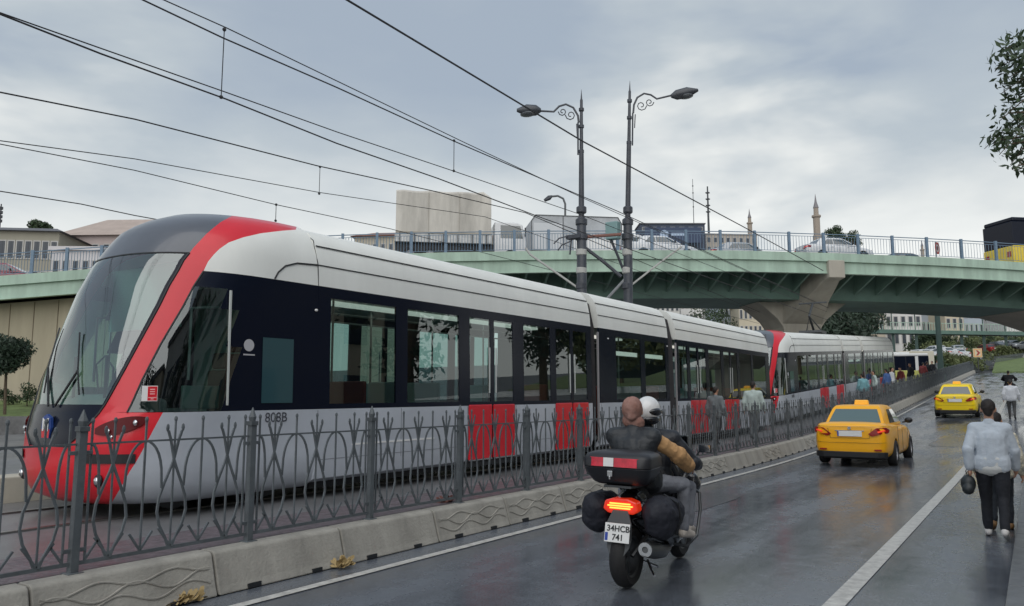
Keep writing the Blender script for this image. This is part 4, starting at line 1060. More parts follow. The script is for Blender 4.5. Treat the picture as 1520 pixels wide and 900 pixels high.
    if taxi:
        sg = MB(); sg.loft([[(x, y, 1.475) for x, y in ((-.17, 1.72), (.17, 1.72), (.17, 1.92), (-.17, 1.92))], [(x, y, 1.60) for x, y in ((-.155, 1.74), (.155, 1.74), (.155, 1.90), (-.155, 1.90))]]); sb = sg.build('roof_sign', mat('taxi_sign_lamp', (.9, .45, .03), .35, emit=((1, .5, .04), .12)), root, bevel=.02)
    return root
M['car_glass_light'] = mat('rear_glass_sky_sheen', (.08, .14, .145), .05, spec=1.0, coat=1.0)  # paler base colour stands for the sky reflected in the rear window
taxi = car('orange taxi sedan with pale rear window nearer in the left lane', M['taxi'], cat='taxi'); taxi.location = (-3.82, 20.45, rise(21) + .0)
taxi.rotation_euler = (R(.3), 0, R(0))
tx2 = dup(taxi, label='brighter yellow taxi farther up the road with dark rear window', cat='taxi'); recolor(tx2, {M['taxi']: M['taxi_y'], M['car_glass_light']: M['car_glass']})
tx2.location = (-3.05, 40.6, rise(40.6) + .01); tx2.rotation_euler = (R(3.1), 0, 0)
# ================================================================== SCOOTER AND ITS RIDERS
M['scoot'] = mat('scooter_black_gloss', (.012, .013, .017), .22, coat=.6)
M['case_black'] = mat('case_black', (.018, .019, .023), .42)
M['nylon'] = mat('nylon_navy', (.016, .018, .028), .7, bump=.4, bscale=25)
sc = empty('scooter', (-3.17, 6.50, 0), label='black touring scooter with red banded top case and soft side bags, seen from behind', cat='scooter')
SX, SY = -3.17, 6.50
def SP(b):
    b.v = [(SX + x, SY + y, z) for x, y, z in b.v]; return b
def tyre(y, r, w, nm):
    t = MB(); t.lathe([(r * .66, -w * .4), (r * .86, -w / 2), (r * .97, -w * .3), (r, 0), (r * .97, w * .3), (r * .86, w / 2), (r * .66, w * .4)], 36, 'x', (SX, SY + y, r), closed=True)
    wh = t.build(nm, M['rubber'], sc, smooth=True)
    q = MB(); q.lathe([(r * .68, -w * .38), (r * .68, w * .38), (r * .60, w * .3), (r * .6, -w * .3)], 28, 'x', (SX, SY + y, r), closed=True)
    for k in range(5):
        a = k * 2 * math.pi / 5; q.box((SX, SY + y + math.cos(a) * r * .33, r + math.sin(a) * r * .33), (.03, r * .62, .04), rot=Euler((a, 0, 0)))
    q.build('rim', M['dark_metal'], wh, smooth=True, angle=30)
tyre(.10, .275, .15, 'rear_wheel'); tyre(1.62, .285, .12, 'front_wheel')
# fairings as one grown surface
b = MB()
b.capsule((0, .12, .72), (0, .75, .70), .13, .15); b.capsule((-.09, .2, .68), (-.10, .9, .48), .09, .12); b.capsule((.09, .2, .68), (.10, .9, .48), .09, .12)
b.capsule((0, .8, .32), (0, 1.25, .30), .13, .12); b.capsule((-.13, .8, .30), (-.13, 1.3, .34), .07, .07); b.capsule((.13, .8, .30), (.13, 1.3, .34), .07, .07)
b.capsule((-.14, 1.30, .40), (-.20, 1.42, .85), .07, .08); b.capsule((.14, 1.30, .40), (.20, 1.42, .85), .07, .08); b.capsule((0, 1.40, .45), (0, 1.42, .98), .12, .14); b.capsule((-.20, 1.42, .80), (.20, 1.42, .80), .10, .10)
b.capsule((0, 1.35, .9), (0, 1.25, 1.02), .12, .08); b.capsule((0, .05, .74), (0, .25, .76), .08, .14); b.capsule((-.12, .10, .70), (.12, .10, .70), .085, .085); b.capsule((0, .22, .62), (0, .5, .50), .13, .18); b.capsule((-.12, .35, .50), (-.14, .9, .36), .10, .11); b.capsule((.12, .35, .50), (.14, .9, .36), .10, .11)
SP(b); remeshed('fairing', b, M['scoot'], sc, .014, 5)
b = MB(); b.capsule((0, .28, .80), (0, .62, .81), .13, .14); b.capsule((0, .62, .80), (0, 1.02, .72), .14, .11); SP(b); remeshed('seat', b, mat('seat_vinyl', (.02, .02, .022), .6), sc, .014, 4)
b = MB(); b.prism([(1.44, .98), (1.52, 1.0), (1.46, 1.30), (1.42, 1.30)], -.17, .17, 'x'); SP(b).build('screen', glass('smoked_screen', (.25, .27, .3), .1), sc, bevel=.01)
b = MB(); b.tube([(-.36, 1.12, 1.02), (-.28, 1.22, 1.03), (0, 1.30, 1.02), (.28, 1.22, 1.03), (.36, 1.12, 1.02)], .016, 8); SP(b).build('handlebar', M['dark_metal'], sc)
for s in (-1, 1):
    b = MB(); b.tube([(s * .24, 1.28, 1.03), (s * .33, 1.30, 1.16)], .008, 6); SP(b).build('mirror_stem', M['black_plastic'], sc)
    b = MB(); b.box((s * .385, 1.30, 1.185), (.13, .03, .085)); mm = SP(b).build('mirror', M['black_plastic'], sc, bevel=.012); b = MB(); b.box((s * .385, 1.282, 1.185), (.112, .004, .07)); SP(b).build('mirror_glass', mat('mirror_glass', (.9, .9, .9), .03, metal=1), mm)
    # crash bar loop along the floorboard
    b = MB(); b.tube([(s * .16, .80, .30), (s * .30, .92, .26), (s * .34, 1.12, .34), (s * .35, 1.22, .58), (s * .33, 1.26, .74), (s * .20, 1.34, .80)], .016, 8); SP(b).build('crash_bar', M['dark_metal'], sc, smooth=True)
    b = MB(); b.tube([(s * .05, -.05 + .15, .275), (s * .13, .30, .45), (s * .12, .45, .62)], .022, 8); SP(b).build('shock_absorber', M['dark_metal'], sc, smooth=True)
# soft side bags
for s in (-1, 1):
    b = MB(); c0 = V(s * .30, .22, .66)
    b.capsule(c0 + V(0, -.12, .02), c0 + V(0, .18, .0), .15, .14); b.capsule(c0 + V(0, -.10, -.07), c0 + V(0, .14, -.08), .14, .135); SP(b)
    sb = remeshed('side_bag', b, M['nylon'], sc, .014, 6, disp=.05, dscale=.13)
    q = MB(); q.tube([c0 + V(s * .0, .02, .165), c0 + V(s * .13, .02, .10), c0 + V(s * .16, .02, -.05), c0 + V(s * .11, .02, -.18)], .012, 5); SP(q).build('bag_strap', M['black_plastic'], sb)
# rear: lamp, plate, mudguard, exhaust
b = MB(); b.loft([[(x, y, z) for x, z in ((-.17, .70), (-.12, .665), (.12, .665), (.17, .70), (.15, .775), (.07, .80), (-.07, .80), (-.15, .775))] for y in (-.06, .06)]); SP(b)
tl = b.build('tail_lamp', mat('scooter_red_lens', (.45, .01, .005), .2, coat=.5, emit=((1, .05, .01), .25)), sc, bevel=.015)
for (z, w) in ((.775, .20), (.755, .24), (.735, .20)):
    b = MB(); b.box((0, -.068, z - .02), (w, .012, .013)); SP(b).build('lamp_strip', mat('lit_orange', (1, .25, .05), .4, emit=((1, .22, .03), 2.2)), tl, bevel=.004)
b = MB(); b.box((0, -.135, .51), (.235, .008, .165), rot=Euler((R(-12), 0, 0))); SP(b); pl = b.build('licence_plate', M['white'], sc, bevel=.003)
rot = (R(78), 0, 0)
for body, z, yy in (('34HCB', .545, -.1345), ('741', .472, -.1500)): text(body, .072, 'plate_text', M['seam'], pl, V(SX + .010, SY + yy, z) - wloc(pl), rot, .0008, bold=True)
b = MB(); b.box((-.098, -.1445, .475), (.028, .004, .07), rot=Euler((R(-12), 0, 0))); SP(b).build('plate_band', mat('plate_blue', (.02, .06, .35), .5), pl)
b = MB(); b.loft([[(-.07, -.06, .70), (.07, -.06, .70), (.07, -.03, .70), (-.07, -.03, .70)], [(-.12, -.10, .58), (.12, -.10, .58), (.12, -.08, .58), (-.12, -.08, .58)], [(-.115, -.095, .45), (.115, -.095, .45), (.115, -.075, .45), (-.115, -.075, .45)], [(-.105, -.12, .38), (.105, -.12, .38), (.105, -.10, .38), (-.105, -.10, .38)], [(-.06, -.15, .31), (.06, -.15, .31), (.06, -.135, .31), (-.06, -.135, .31)]]); SP(b).build('mudguard', mat('mudguard_grey', (.06, .065, .07), .5), sc, bevel=.006)
b = MB(); b.tube([(.17, .75, .26), (.21, .45, .28), (.23, .20, .33), (.235, -.06, .38)], [.03, .06, .075, .065], 14); SP(b); ex = b.build('exhaust', M['dark_metal'], sc, smooth=True)
b = MB(); b.lathe([(.028, -.07), (.062, -.07), (.062, -.055), (.028, -.055)], 20, 'y', (.235, 0, .38), closed=True); SP(b).build('exhaust_ring', M['chrome'], ex)
b = MB(); b.tube([(-.14, .1, .28), (-.15, .55, .30)], .045, 8); b.box((-.14, .62, .34), (.14, .36, .22)); SP(b).build('swing_arm', M['dark_metal'], sc, bevel=.02)
b = MB(); b.tube([(.13, .28, .22), (.20, .20, .15), (.26, .10, .13)], .012, 6); b.tube([(.0, .5, .16), (.18, .42, .14)], .014, 6); SP(b).build('centre_stand', M['chrome'], sc)
b = MB(); b.tube([(-.12, .30, .90), (-.12, -.02, .905), (.12, -.02, .905), (.12, .30, .90)], .014, 6); b.box((0, .02, .91), (.26, .30, .02)); SP(b).build('rack', M['dark_metal'], sc)
# top case
def caser(z, wx, y0, y1, r=.06):
    pts = []
    for (cx, cy, a0) in ((wx - r, y1 - r, 0), (-wx + r, y1 - r, 90), (-wx + r, y0 + r * 1.6, 180), (wx - r, y0 + r * 1.6, 270)):
        for k in range(5):
            a = R(a0 + k * 22.5); q = r * (1.6 if a0 >= 180 else 1); pts.append((cx + (q if a0 >= 180 else r) * math.cos(a) * .99, cy + q * math.sin(a), z))
    return pts
b = MB(); b.loft([caser(.925, .19, -.10, .22), caser(.945, .22, -.14, .25), caser(1.02, .265, -.19, .28), caser(1.075, .285, -.215, .29), caser(1.082, .28, -.21, .285)]); SP(b); tc = b.build('top_case', M['case_black'], sc, smooth=True, angle=50)
b = MB(); b.loft([caser(1.086, .285, -.215, .29), caser(1.16, .285, -.212, .29), caser(1.195, .262, -.185, .27), caser(1.215, .21, -.13, .22), caser(1.22, .10, -.03, .12)]); SP(b); b.build('lid', M['case_black'], tc, smooth=True, angle=50)
def band(x0, x1, z0, z1, off, nm, m, n=10):
    b = MB(); vs = []
    ring0 = caser(1.1, .285 + off, -.215 - off, .29 + off)
    def fy(x):
        r = .096; e = abs(x) - (.285 - .06 - .036)
        return -.215 - off if e <= 0 else -.215 - off + (r - math.sqrt(max(0, r * r - min(e, r) ** 2)))
    for i in range(n + 1):
        x = x0 + (x1 - x0) * i / n; vs += [(x, fy(x), z0), (x, fy(x) + (.004 if z1 > 1.15 else 0), z1)]
    b.add(vs, [(2 * i, 2 * i + 2, 2 * i + 3, 2 * i + 1) for i in range(n)]); SP(b); return b.build(nm, m, tc, fix=False)
cred = mat('case_red_reflector', (.62, .02, .05), .25, coat=.4, var=.3, vscale=12)
band(-.268, -.10, 1.09, 1.168, .004, 'reflector', cred); band(.0, .268, 1.09, 1.168, .004, 'reflector', cred); band(-.098, -.002, 1.092, 1.168, .005, 'white_label', M['white'])
b = MB(); b.box((-.035, -.214, 1.03), (.05, .02, .05)); b.box((-.035, -.224, .995), (.016, .01, .03)); SP(b).build('lock', M['chrome'], tc, bevel=.004)
# ---- pillion
pil = empty('person', (SX, SY, 0), label='pillion passenger in black padded vest with tan sleeves and brown headscarf, holding the rider', cat='person')
J = dict(head=V(-.09, .52, 1.555), neck=V(-.08, .47, 1.40), chest=V(-.06, .44, 1.22), pelvis=V(.0, .42, .94), look=(-.15, 1, -.1),
         shL=V(-.25, .44, 1.32), shR=V(.12, .46, 1.32), elL=V(-.30, .66, 1.12), wrL=V(-.14, .86, 1.05), elR=V(.29, .68, 1.16), wrR=V(.33, .93, 1.03),
         hpL=V(-.12, .45, .90), hpR=V(.12, .45, .90), knL=V(-.31, .82, .86), knR=V(.31, .80, .87), anL=V(-.30, .78, .44), anR=V(.30, .82, .43), toL=V(-.32, .93, .385), toR=V(.33, .97, .375))
greyj = fabric('grey_denim', (.20, .21, .24)); tan = fabric('tan_jacket', (.50, .29, .13))
scarf = mat('headscarf_brown', (.16, .075, .055), .85, var=.35, vscale=9, var2=(.34, .20, .17), bump=.3)
person(pil, J, dict(shirt=fabric('black_vest', (.018, .022, .027), .5), sleeve=tan, trousers=greyj, shoe=mat('beige_shoe', (.52, .47, .42), .7), name='padded_vest', pad=.035, hem=.02, hair=scarf), hairstyle='scarf')
rd = empty('person', (SX, SY, 0), label='scooter rider in black jacket wearing a white and black helmet', cat='person')
J = dict(head=V(-.11, .98, 1.54), neck=V(-.10, .93, 1.38), chest=V(-.03, .88, 1.20), pelvis=V(.0, .78, .90), look=(0, 1, -.05),
         shL=V(-.25, .92, 1.29), shR=V(.17, .92, 1.29), elL=V(-.34, 1.02, 1.06), wrL=V(-.34, 1.16, 1.03), elR=V(.34, 1.02, 1.06), wrR=V(.34, 1.16, 1.03),
         hpL=V(-.12, .80, .86), hpR=V(.12, .80, .86), knL=V(-.24, 1.20, .80), knR=V(.25, 1.20, .80), anL=V(-.24, 1.10, .44), anR=V(.26, 1.10, .42), toL=V(-.25, 1.25, .375), toR=V(.28, 1.25, .36))
person(rd, J, dict(shirt=fabric('black_jacket', (.014, .017, .024), .5), trousers=greyj, shoe=MATS['beige_shoe'], name='jacket', pad=.028, hem=.02), hairstyle=None)
hb = MB(); hb.sphere((-.11, .965, 1.565), (.128, .155, .145), 28, 18); SP(hb)
hl = hb.build('helmet', mat('helmet_white', (.72, .72, .72), .25, coat=.5), rd, smooth=True)
hb = MB(); hb.sphere((-.055, .955, 1.555), (.095, .125, .055), 20, 12); SP(hb); hb.build('helmet_panel', M['scoot'], hl, smooth=True)
hb = MB(); hb.sphere((-.10, .95, 1.475), (.118, .135, .06), 20, 12); SP(hb); hb.build('helmet_collar', M['scoot'], hl, smooth=True)
for r_ in (sc, pil, rd): r_.rotation_euler = (0, R(1.0), R(4))
# far rider on the right
fm = empty('motorcycle', (0, 0, 0), label='distant motorcycle with rider in dark clothes at the right edge of the road', cat='motorcycle')
b = MB(); b.lathe([(.20, -.06), (.30, -.05), (.31, 0), (.30, .05), (.20, .06)], 20, 'x', (0, 0, .31), closed=True); b.build('rear_wheel', M['rubber'], fm)
b = MB(); b.lathe([(.20, -.05), (.30, -.04), (.31, 0), (.30, .04), (.20, .05)], 20, 'x', (0, 1.35, .31), closed=True); b.build('front_wheel', M['rubber'], fm)
b = MB(); b.capsule((0, 0, .75), (0, .8, .72), .12, .16); b.capsule((0, .5, .4), (0, .9, .45), .16, .16); b.capsule((0, 1.2, .4), (0, 1.0, 1.0), .06, .10); b.capsule((-.3, .95, 1.02), (.3, .95, 1.02), .025, .025); remeshed('frame', b, M['scoot'], fm, .02, 3)
MB().bx(-.1, .1, -.22, -.2, .62, .70).build('tail_lamp', M['red_lens'], fm); MB().bx(-.12, .12, -.24, -.22, .45, .58).build('licence_plate', M['white'], fm)
fr = empty('person', (0, 0, 0), label='distant rider in black sitting on the far motorcycle', cat='person')
J = dict(head=V(0, .50, 1.55), neck=V(0, .43, 1.40), chest=V(0, .38, 1.2), pelvis=V(0, .30, .9), shL=V(-.22, .40, 1.32), shR=V(.22, .40, 1.32), elL=V(-.36, .6, 1.15), elR=V(.36, .6, 1.15), wrL=V(-.3, .85, 1.05), wrR=V(.3, .85, 1.05), hpL=V(-.12, .32, .88), hpR=V(.12, .32, .88), knL=V(-.26, .7, .78), knR=V(.26, .7, .78), anL=V(-.25, .5, .36), anR=V(.25, .5, .36), toL=V(-.26, .64, .3), toR=V(.26, .64, .3))
person(fr, J, dict(shirt=CL['black'], trousers=CL['black'], shoe=M['black_plastic'], pad=.04), near=False)
for o in (fm, fr): o.location = (-1.35, 57.0, rise(57.0)); o.rotation_euler = (R(3), 0, R(-6))

# ================================================================== TRAFFIC ON THE FLYOVER
def on_bridge(px, v):
    q = px
    for _ in range(12):
        p = bpt(q, v, -.045); c_ = ROT.transposed() @ (p - CE); q += px - (760 - F_PX * c_.x / c_.z)
    return bpt(q, v, -.045)
BRZ = YAW + .1406
def place_b(o, px, v, flip=False): o.location = on_bridge(px, v); o.rotation_euler = (0, R(0), BRZ - R(90) + (R(180) if flip else 0)); return o
paints = {n: mat(n, c, .28, coat=.6) for n, c in (('car_white', (.62, .63, .64)), ('car_silver', (.35, .37, .39)), ('car_maroon', (.22, .03, .05)), ('car_navy', (.02, .035, .07)), ('car_black', (.015, .015, .018)), ('car_red', (.4, .02, .02)))}
base = car('x', paints['car_white'], taxi=False, light_rear=False, name='parked_car')
def ncar(col, lab, **k):
    if not k: pass
    o = dup(base, label=lab, cat='car'); o['label'] = lab; o['category'] = 'car'
    for kk, vv in k.items(): o[kk] = vv
    if col != 'car_white': recolor(o, {paints['car_white']: paints[col]})
    o.name = 'car'; return o
place_b(base, 1188, 3.0); base['label'] = 'white sedan on the flyover above the right side of the pier'; base['category'] = 'car'; base.name = 'car'
place_b(ncar('car_maroon', 'maroon sedan on the flyover at the left edge of the photo'), -62, 3.2)
place_b(ncar('car_silver', 'silver grey car on the flyover just left of the white sedan'), 1050, 5.0)
place_b(ncar('car_white', 'white car on the flyover just right of the twin lamp poles'), 925, 3.2)
place_b(ncar('car_black', 'black car mostly sunk behind the railing ahead of the white sedan'), 1300, 6.5)
# covered lorry
def lorry():
    r = empty('lorry', (0, 0, 0), label='lorry with tall beige tarpaulin body on the flyover', cat='truck')
    tarp = mat('beige_tarpaulin', (.50, .475, .43), .8, var=.22, vscale=1.4, bump=.8, bscale=3, streak=True)
    b = MB(); rings = []
    for i in range(13):
        y = .1 + 5.3 * i / 12; w = 1.22 + .02 * math.sin(i * 2.1); zt = 4.05 - (.35 if i == 12 else 0) + .03 * math.sin(i * 1.7) + (.08 if i > 10 else 0)
        rings.append([(-w, y, 1.5), (w, y, 1.5), (w, y, zt - .12), (w - .12, y, zt), (-w + .12, y, zt), (-w, y, zt - .12)])
    b.loft(rings); b.build('tarpaulin', tarp, r, smooth=True, angle=35)
    MB().bx(-1.24, 1.24, .05, 5.45, 1.12, 1.62).build('cargo_side', mat('cargo_side_grey', (.50, .50, .49), .6, var=.25, vscale=3), r, bevel=.02)
    b = MB()
    for i in range(7): b.bx(1.245, 1.27, .3 + .8 * i, .36 + .8 * i, 1.12, 1.6)
    b.build('stake', M['dark_metal'], r)
    for i in range(2):
        b = MB(); b.tube([(1.25, 1.9 + 1.7 * i, 1.56), (1.255, 1.9 + 1.7 * i, 3.92)], .012, 4); b.build('rope', mat('rope_brown', (.36, .33, .28), .8), r)
    MB().bx(1.24, 1.275, .1, 5.42, 1.625, 1.70).build('tarp_hem', MATS['rope_brown'], r)
    MB().bx(-.95, 1.0, .1, 5.6, .60, 1.11).build('chassis', M['seam'], r)
    b = MB(); b.prism([(5.6, .6), (7.35, .6), (7.42, 1.35), (7.2, 2.3), (6.9, 2.42), (5.6, 2.42)], -1.05, 1.05, 'x'); cb = b.build('cab', paints['car_white'], r, bevel=.06)
    for s in (-1, 1):
        MB().prism([(5.95, 1.5), (7.22, 1.5), (7.08, 2.22), (5.95, 2.25)], s * 1.052 - .002, s * 1.052 + .002, 'x').build('cab_window', M['car_glass'], cb)
        MB().bx(s * 1.2 - .06, s * 1.2 + .06, 7.3, 7.36, 1.6, 2.1).build('mirror', M['black_plastic'], cb)
    MB().prism([(-.92, 0), (.92, 0), (.85, .72), (-.85, .72)], 0, .004, 'z').build('windscreen', M['car_glass'], cb).rotation_euler = (R(106), 0, 0)
    bpy.context.view_layer.update()
    for y in (.9, 2.0, 6.5):
        for s in (-1, 1): wheel(r, s * .98, y, .42, .28)
    return r
lo = lorry(); place_b(lo, 584, 3.2)
for ch in [c for c in COL.objects if c.parent and c.parent.name.startswith('cab')]:
    if ch.name.startswith('windscreen'): ch.location = (0, 7.33, 1.52)
# white box truck / van pair
def boxtruck():
    r = empty('box_truck', (0, 0, 0), label='pale grey box truck on the flyover behind the lamp poles', cat='truck')
    b = MB(); b.prism([(0, .9), (5.6, .9), (5.6, 2.7), (5.35, 3.1), (.25, 3.1), (0, 2.75)], -1.15, 1.15, 'x'); bd = b.build('cargo_box', mat('cargo_box_grey', (.40, .42, .44), .5, var=.15, vscale=1), r, bevel=.03)
    MB().bx(1.152, 1.16, .15, 1.9, 1.0, 2.6).build('side_panel', mat('truck_side_pale', (.58, .60, .62), .5), bd)
    b = MB(); b.tube([(1.16, .02, .95), (1.16, .02, 2.72), (1.16, .27, 3.08), (1.16, 5.35, 3.08), (1.16, 5.58, 2.68), (1.16, 5.58, .95)], .035, 4); b.build('trim', M['dark_metal'], bd)
    b = MB(); b.tube([(1.165, 1.95, 1.0), (1.165, 1.95, 3.05)], .02, 4); b.build('panel_joint', M['seam'], bd); MB().bx(1.155, 1.175, 2.6, 5.3, .92, 1.7).build('lower_panel', M['white'], bd)
    b = MB(); b.prism([(5.7, .5), (7.3, .5), (7.35, 1.2), (7.0, 2.0), (6.7, 2.1), (5.7, 2.1)], -1.0, 1.0, 'x'); cb = b.build('cab', paints['car_white'], r, bevel=.06)
    for s in (-1, 1): MB().prism([(5.95, 1.3), (6.98, 1.3), (6.85, 1.9), (5.95, 1.95)], s * 1.002 - .002, s * 1.002 + .002, 'x').build('cab_window', M['car_glass'], cb)
    MB().bx(-.5, .5, .1, 7.0, .5, .88).build('chassis', M['seam'], r)
    for y in (1.1, 6.4):
        for s in (-1, 1): wheel(r, s * .95, y, .40, .26)
    return r
bt = boxtruck(); place_b(bt, 784, 5.6)
# bus
def bus(label, low, high, lab_roof=M['white'], L=11.0):
    r = empty('bus', (0, 0, 0), label=label, cat='bus')
    lowm = mat(low[0], low[1], .35, coat=.4)
    b = MB(); b.bx(-1.25, 1.25, 0, L, .35, 1.40); b.build('lower_body', lowm, r, bevel=.05)
    b = MB(); b.bx(-1.22, 1.22, .03, L - .03, 1.402, 2.75); b.build('window_band', M['tram_dark'], r, bevel=.03)
    b = MB(); b.bx(-1.2, 1.2, .1, L - .1, 2.752, 3.0); b.build('roof', high, r, bevel=.08); MB().bx(-.8, .8, L * .3, L * .75, 3.0, 3.16).build('roof_unit', high, r, bevel=.05)
    for y in (1.9, 4.1, 6.3, 8.5):
        for s in (-1, 1): MB().bx(s * 1.225 - .004, s * 1.225 + .006, y, y + (.55 if y == 1.9 else .08), 1.405, 2.74).build('window_pillar', M['white'] if y == 1.9 else M['seam'], r)
    for y in (2.2, L - 2.4):
        for s in (-1, 1): wheel(r, s * 1.12, y, .46, .26)
    for s in (-1, 1): MB().bx(s * .9 - .15, s * .9 + .15, -.02, .0, .8, 1.1).build('tail_lamp', M['red_lens'], r)
    return r
bs = bus('yellow and black city bus on the flyover at the right edge of the photo', ('bus_yellow', (.75, .56, .03)), M['tram_dark']); place_b(bs, 1484, 3.4); bs.scale = (1, 1, 1.14)
# round sign and lamp on the flyover
p = bpt(1407, .45, 0); s0 = empty('traffic_sign', p, BRZ, label='round red ringed sign standing behind the flyover railing', cat='road sign')
b = MB(); b.cyl(p, p + V(0, 0, 1.0), .03, n=8); b.build('post', M['dark_metal'], s0)
pp_ = bpt(1407, .38, .62)
def disc(r0, r1, off, m, nm, par):
    b = MB(); n = 28; d = AX * -1; rings = []
    for rr_, o_ in ((r0, 0), (r1, 0), (r1, .02), (r0, .02)): rings.append([pp_ + d * (off - o_) + (RX * math.cos(2 * math.pi * k / n) + V(0, 0, 1) * math.sin(2 * math.pi * k / n)) * rr_ for k in range(n)])
    b.loft(rings + [rings[0]], True, False); return b.build(nm, m, par)
di = disc(.001, .33, .02, mat('sign_pale', (.55, .50, .48), .5), 'disc', s0); disc(.25, .36, .035, mat('sign_red', (.45, .06, .05), .5), 'ring', di); disc(.0, .13, .03, mat('sign_dark', (.18, .08, .08), .5), 'mark', di)
q = bpt(838, 9.9, 0); lp = empty('street_lamp', q, label='small curved grey lamp on the far side of the flyover', cat='street lamp')
dz = edge_xz(838)[1] + 9.8
def qd(px, py): return at_d(px, py, dz)
b = MB(); b.tube([q, qd(839, 330), qd(839, 303), qd(836, 295), qd(828, 291), qd(818, 292)], .07, 6); b.build('post', M['dark_metal'], lp, smooth=True)
b = MB(); a0, a1 = qd(820, 291), qd(808, 298); b.tube([a0, a0.lerp(a1, .4), a1], [.06, .17, .10], 8); b.build('lamp_head', M['pole'], lp, smooth=True)
# ================================================================== TWIN LAMP POLES WITH CATENARY ARMS
M['bracket'] = mat('bracket_pale', (.42, .42, .40), .5)
M['bracket_red'] = mat('bracket_rust', (.20, .09, .07), .6)
def lamp_pole(pxb, pxt, ytop, D, s, label, arm, head):
    def q(px, py): return at_d(px, py, D)
    def cx(y): return pxb + (pxt - pxb) * (440 - y) / (440.0 - ytop)
    base = q(cx(440), 440); base.z = .36 + rise(base.y); u = D / F_PX
    r = empty('lamp_pole', base, label=label, cat='lamp pole'); r['group'] = 'twin lamp poles between the tram tracks'
    col = [(ytop, .004), (ytop + 14, .028), (ytop + 16, .045), (ytop + 92, .062)]
    b = MB(); b.tube([q(cx(y), y) for y, _ in col], [w for _, w in col], 10); b.build('upper_shaft', M['pole'], r, smooth=True)
    for y in (ytop + 30, ytop + 55, ytop + 92): MB().tube([q(cx(y), y - 3), q(cx(y), y - 2), q(cx(y), y + 2), q(cx(y), y + 3)], [.05, .085, .085, .05], 10).build('collar', M['pole'], r, smooth=True)
    b = MB(); y1 = ytop + 94; b.tube([q(cx(y1), y1), q(cx(330), 330)], [.078, .095], 12); b.build('middle_shaft', M['pole'], r, smooth=True)
    b = MB(); p = q(cx(328), 328); b.tube([p + V(0, 0, .1), p, base], [.12, .15, .17], 14); b.build('lower_shaft', M['pole'], r, smooth=True)
    for y, w in ((312, .165), (330, .19), (352, .20), (375, .175), (402, .17), (425, .175)):
        MB().tube([q(cx(y), y - 5), q(cx(y), y - 3.5), q(cx(y), y + 3.5), q(cx(y), y + 5)], [w * .8, w, w, w * .8], 12).build('band', M['bracket'] if y in (375, 402) else M['pole'], r, smooth=True)
    b = MB(); ja = [q(*a) for a in arm]; b.tube(ja, .034, 6); b.build('lamp_arm', M['pole'], r, smooth=True)
    # scroll work inside the arm
    ax, ay = arm[-1]
    b = MB()
    for (ox, oy, R0) in ((s * 12, -3, 8), (s * 24, -8, 6.5)):
        b.tube([q(ax + ox + (R0 * (1 - t / 14)) * math.cos(t * .75) * s, ay + oy - 8 + (R0 * (1 - t / 14)) * math.sin(t * .75)) for t in range(12)], .018, 5)
    b.tube([q(ax + s * 2, ay + 22), q(ax + s * 3, ay + 2)], .02, 5); b.build('scroll', M['pole'], r, smooth=True)
    b = MB(); b.tube([q(cx(ay + 35) + s * 5, ay + 48), q(cx(ay) + s * 5, ay)], .03, 6); b.build('stay', M['pole'], r)
    h = [q(*a) for a in head]; b = MB(); b.tube([h[0], h[0].lerp(h[1], .2), h[0].lerp(h[1], .6), h[1]], [.06, .17, .19, .05], 14); hh = b.build('lamp_head', mat('lamp_head_grey', (.05, .055, .065), .35), r, smooth=True)
    b = MB(); m = h[0].lerp(h[1], .55); b.sphere(m + V(0, 0, -.13), (.26, .2, .07), 14, 8); b.build('lamp_glass', mat('lamp_glass_dull', (.12, .13, .14), .2), hh, smooth=True)
    return r, q, cx
D1, D2 = 23.9, 25.8
r1, q1, c1 = lamp_pole(863, 863, 133, D1, -1, 'left dark ornamental lamp pole with its luminaire reaching left', [(803, 165), (822, 166), (830, 158), (840, 155), (851, 160), (858, 172), (859, 182)], [(803, 164), (767, 164)])
r2, q2, c2 = lamp_pole(930, 935, 120, D2, 1, 'right dark ornamental lamp pole with its luminaire reaching right', [(996, 142), (975, 147), (966, 141), (956, 139), (946, 145), (941, 156), (940, 168)], [(996, 143), (1036, 134)])
b = MB(); b.tube([q1(846, 378), q1(848, 356), q1(858, 352)], .03, 6); b.box(tuple(q1(853, 352)), (.5, .25, .12)); b.build('insulator_bracket', M['pole'], r1)
b = MB(); b.tube([q1(866, 366), q1(895, 388), q1(922, 411)], .055, 6); b.build('diagonal_brace', M['pole'], r1)
b = MB(); b.tube([q1(780, 368), q1(787, 378), q1(857, 427)], .035, 6); b.build('registration_arm', M['bracket'], r1); 
b = MB(); b.tube([q1(868, 352), q1(922, 348)], .05, 6); b.build('cross_arm', M['bracket_red'], r1)
b = MB(); b.tube([q1(846, 350), q1(830, 354), q1(822, 362)], .022, 5); b.tube([q1(848, 358), q1(834, 364), q1(828, 372)], .02, 5); b.build('cable_hook', M['pole'], r1)
b = MB(); b.tube([q2(1012, 366), q2(985, 386), q2(935, 425)], .032, 6); b.build('registration_arm', M['bracket'], r2)
b = MB(); b.tube([q2(934, 408), q2(900, 445), q2(880, 466)], .05, 6); b.build('lower_stay', mat('stay_grey', (.22, .23, .24), .5), r2)
b = MB(); b.box(tuple(q2(910, 343)), (.45, .3, .6)); b.build('junction_box', mat('junction_teal', (.20, .32, .32), .6), r2, bevel=.03)
b = MB(); b.tube([q2(905, 352), q2(917, 380), q2(927, 405)], .05, 6); b.build('diagonal_brace', M['pole'], r2)

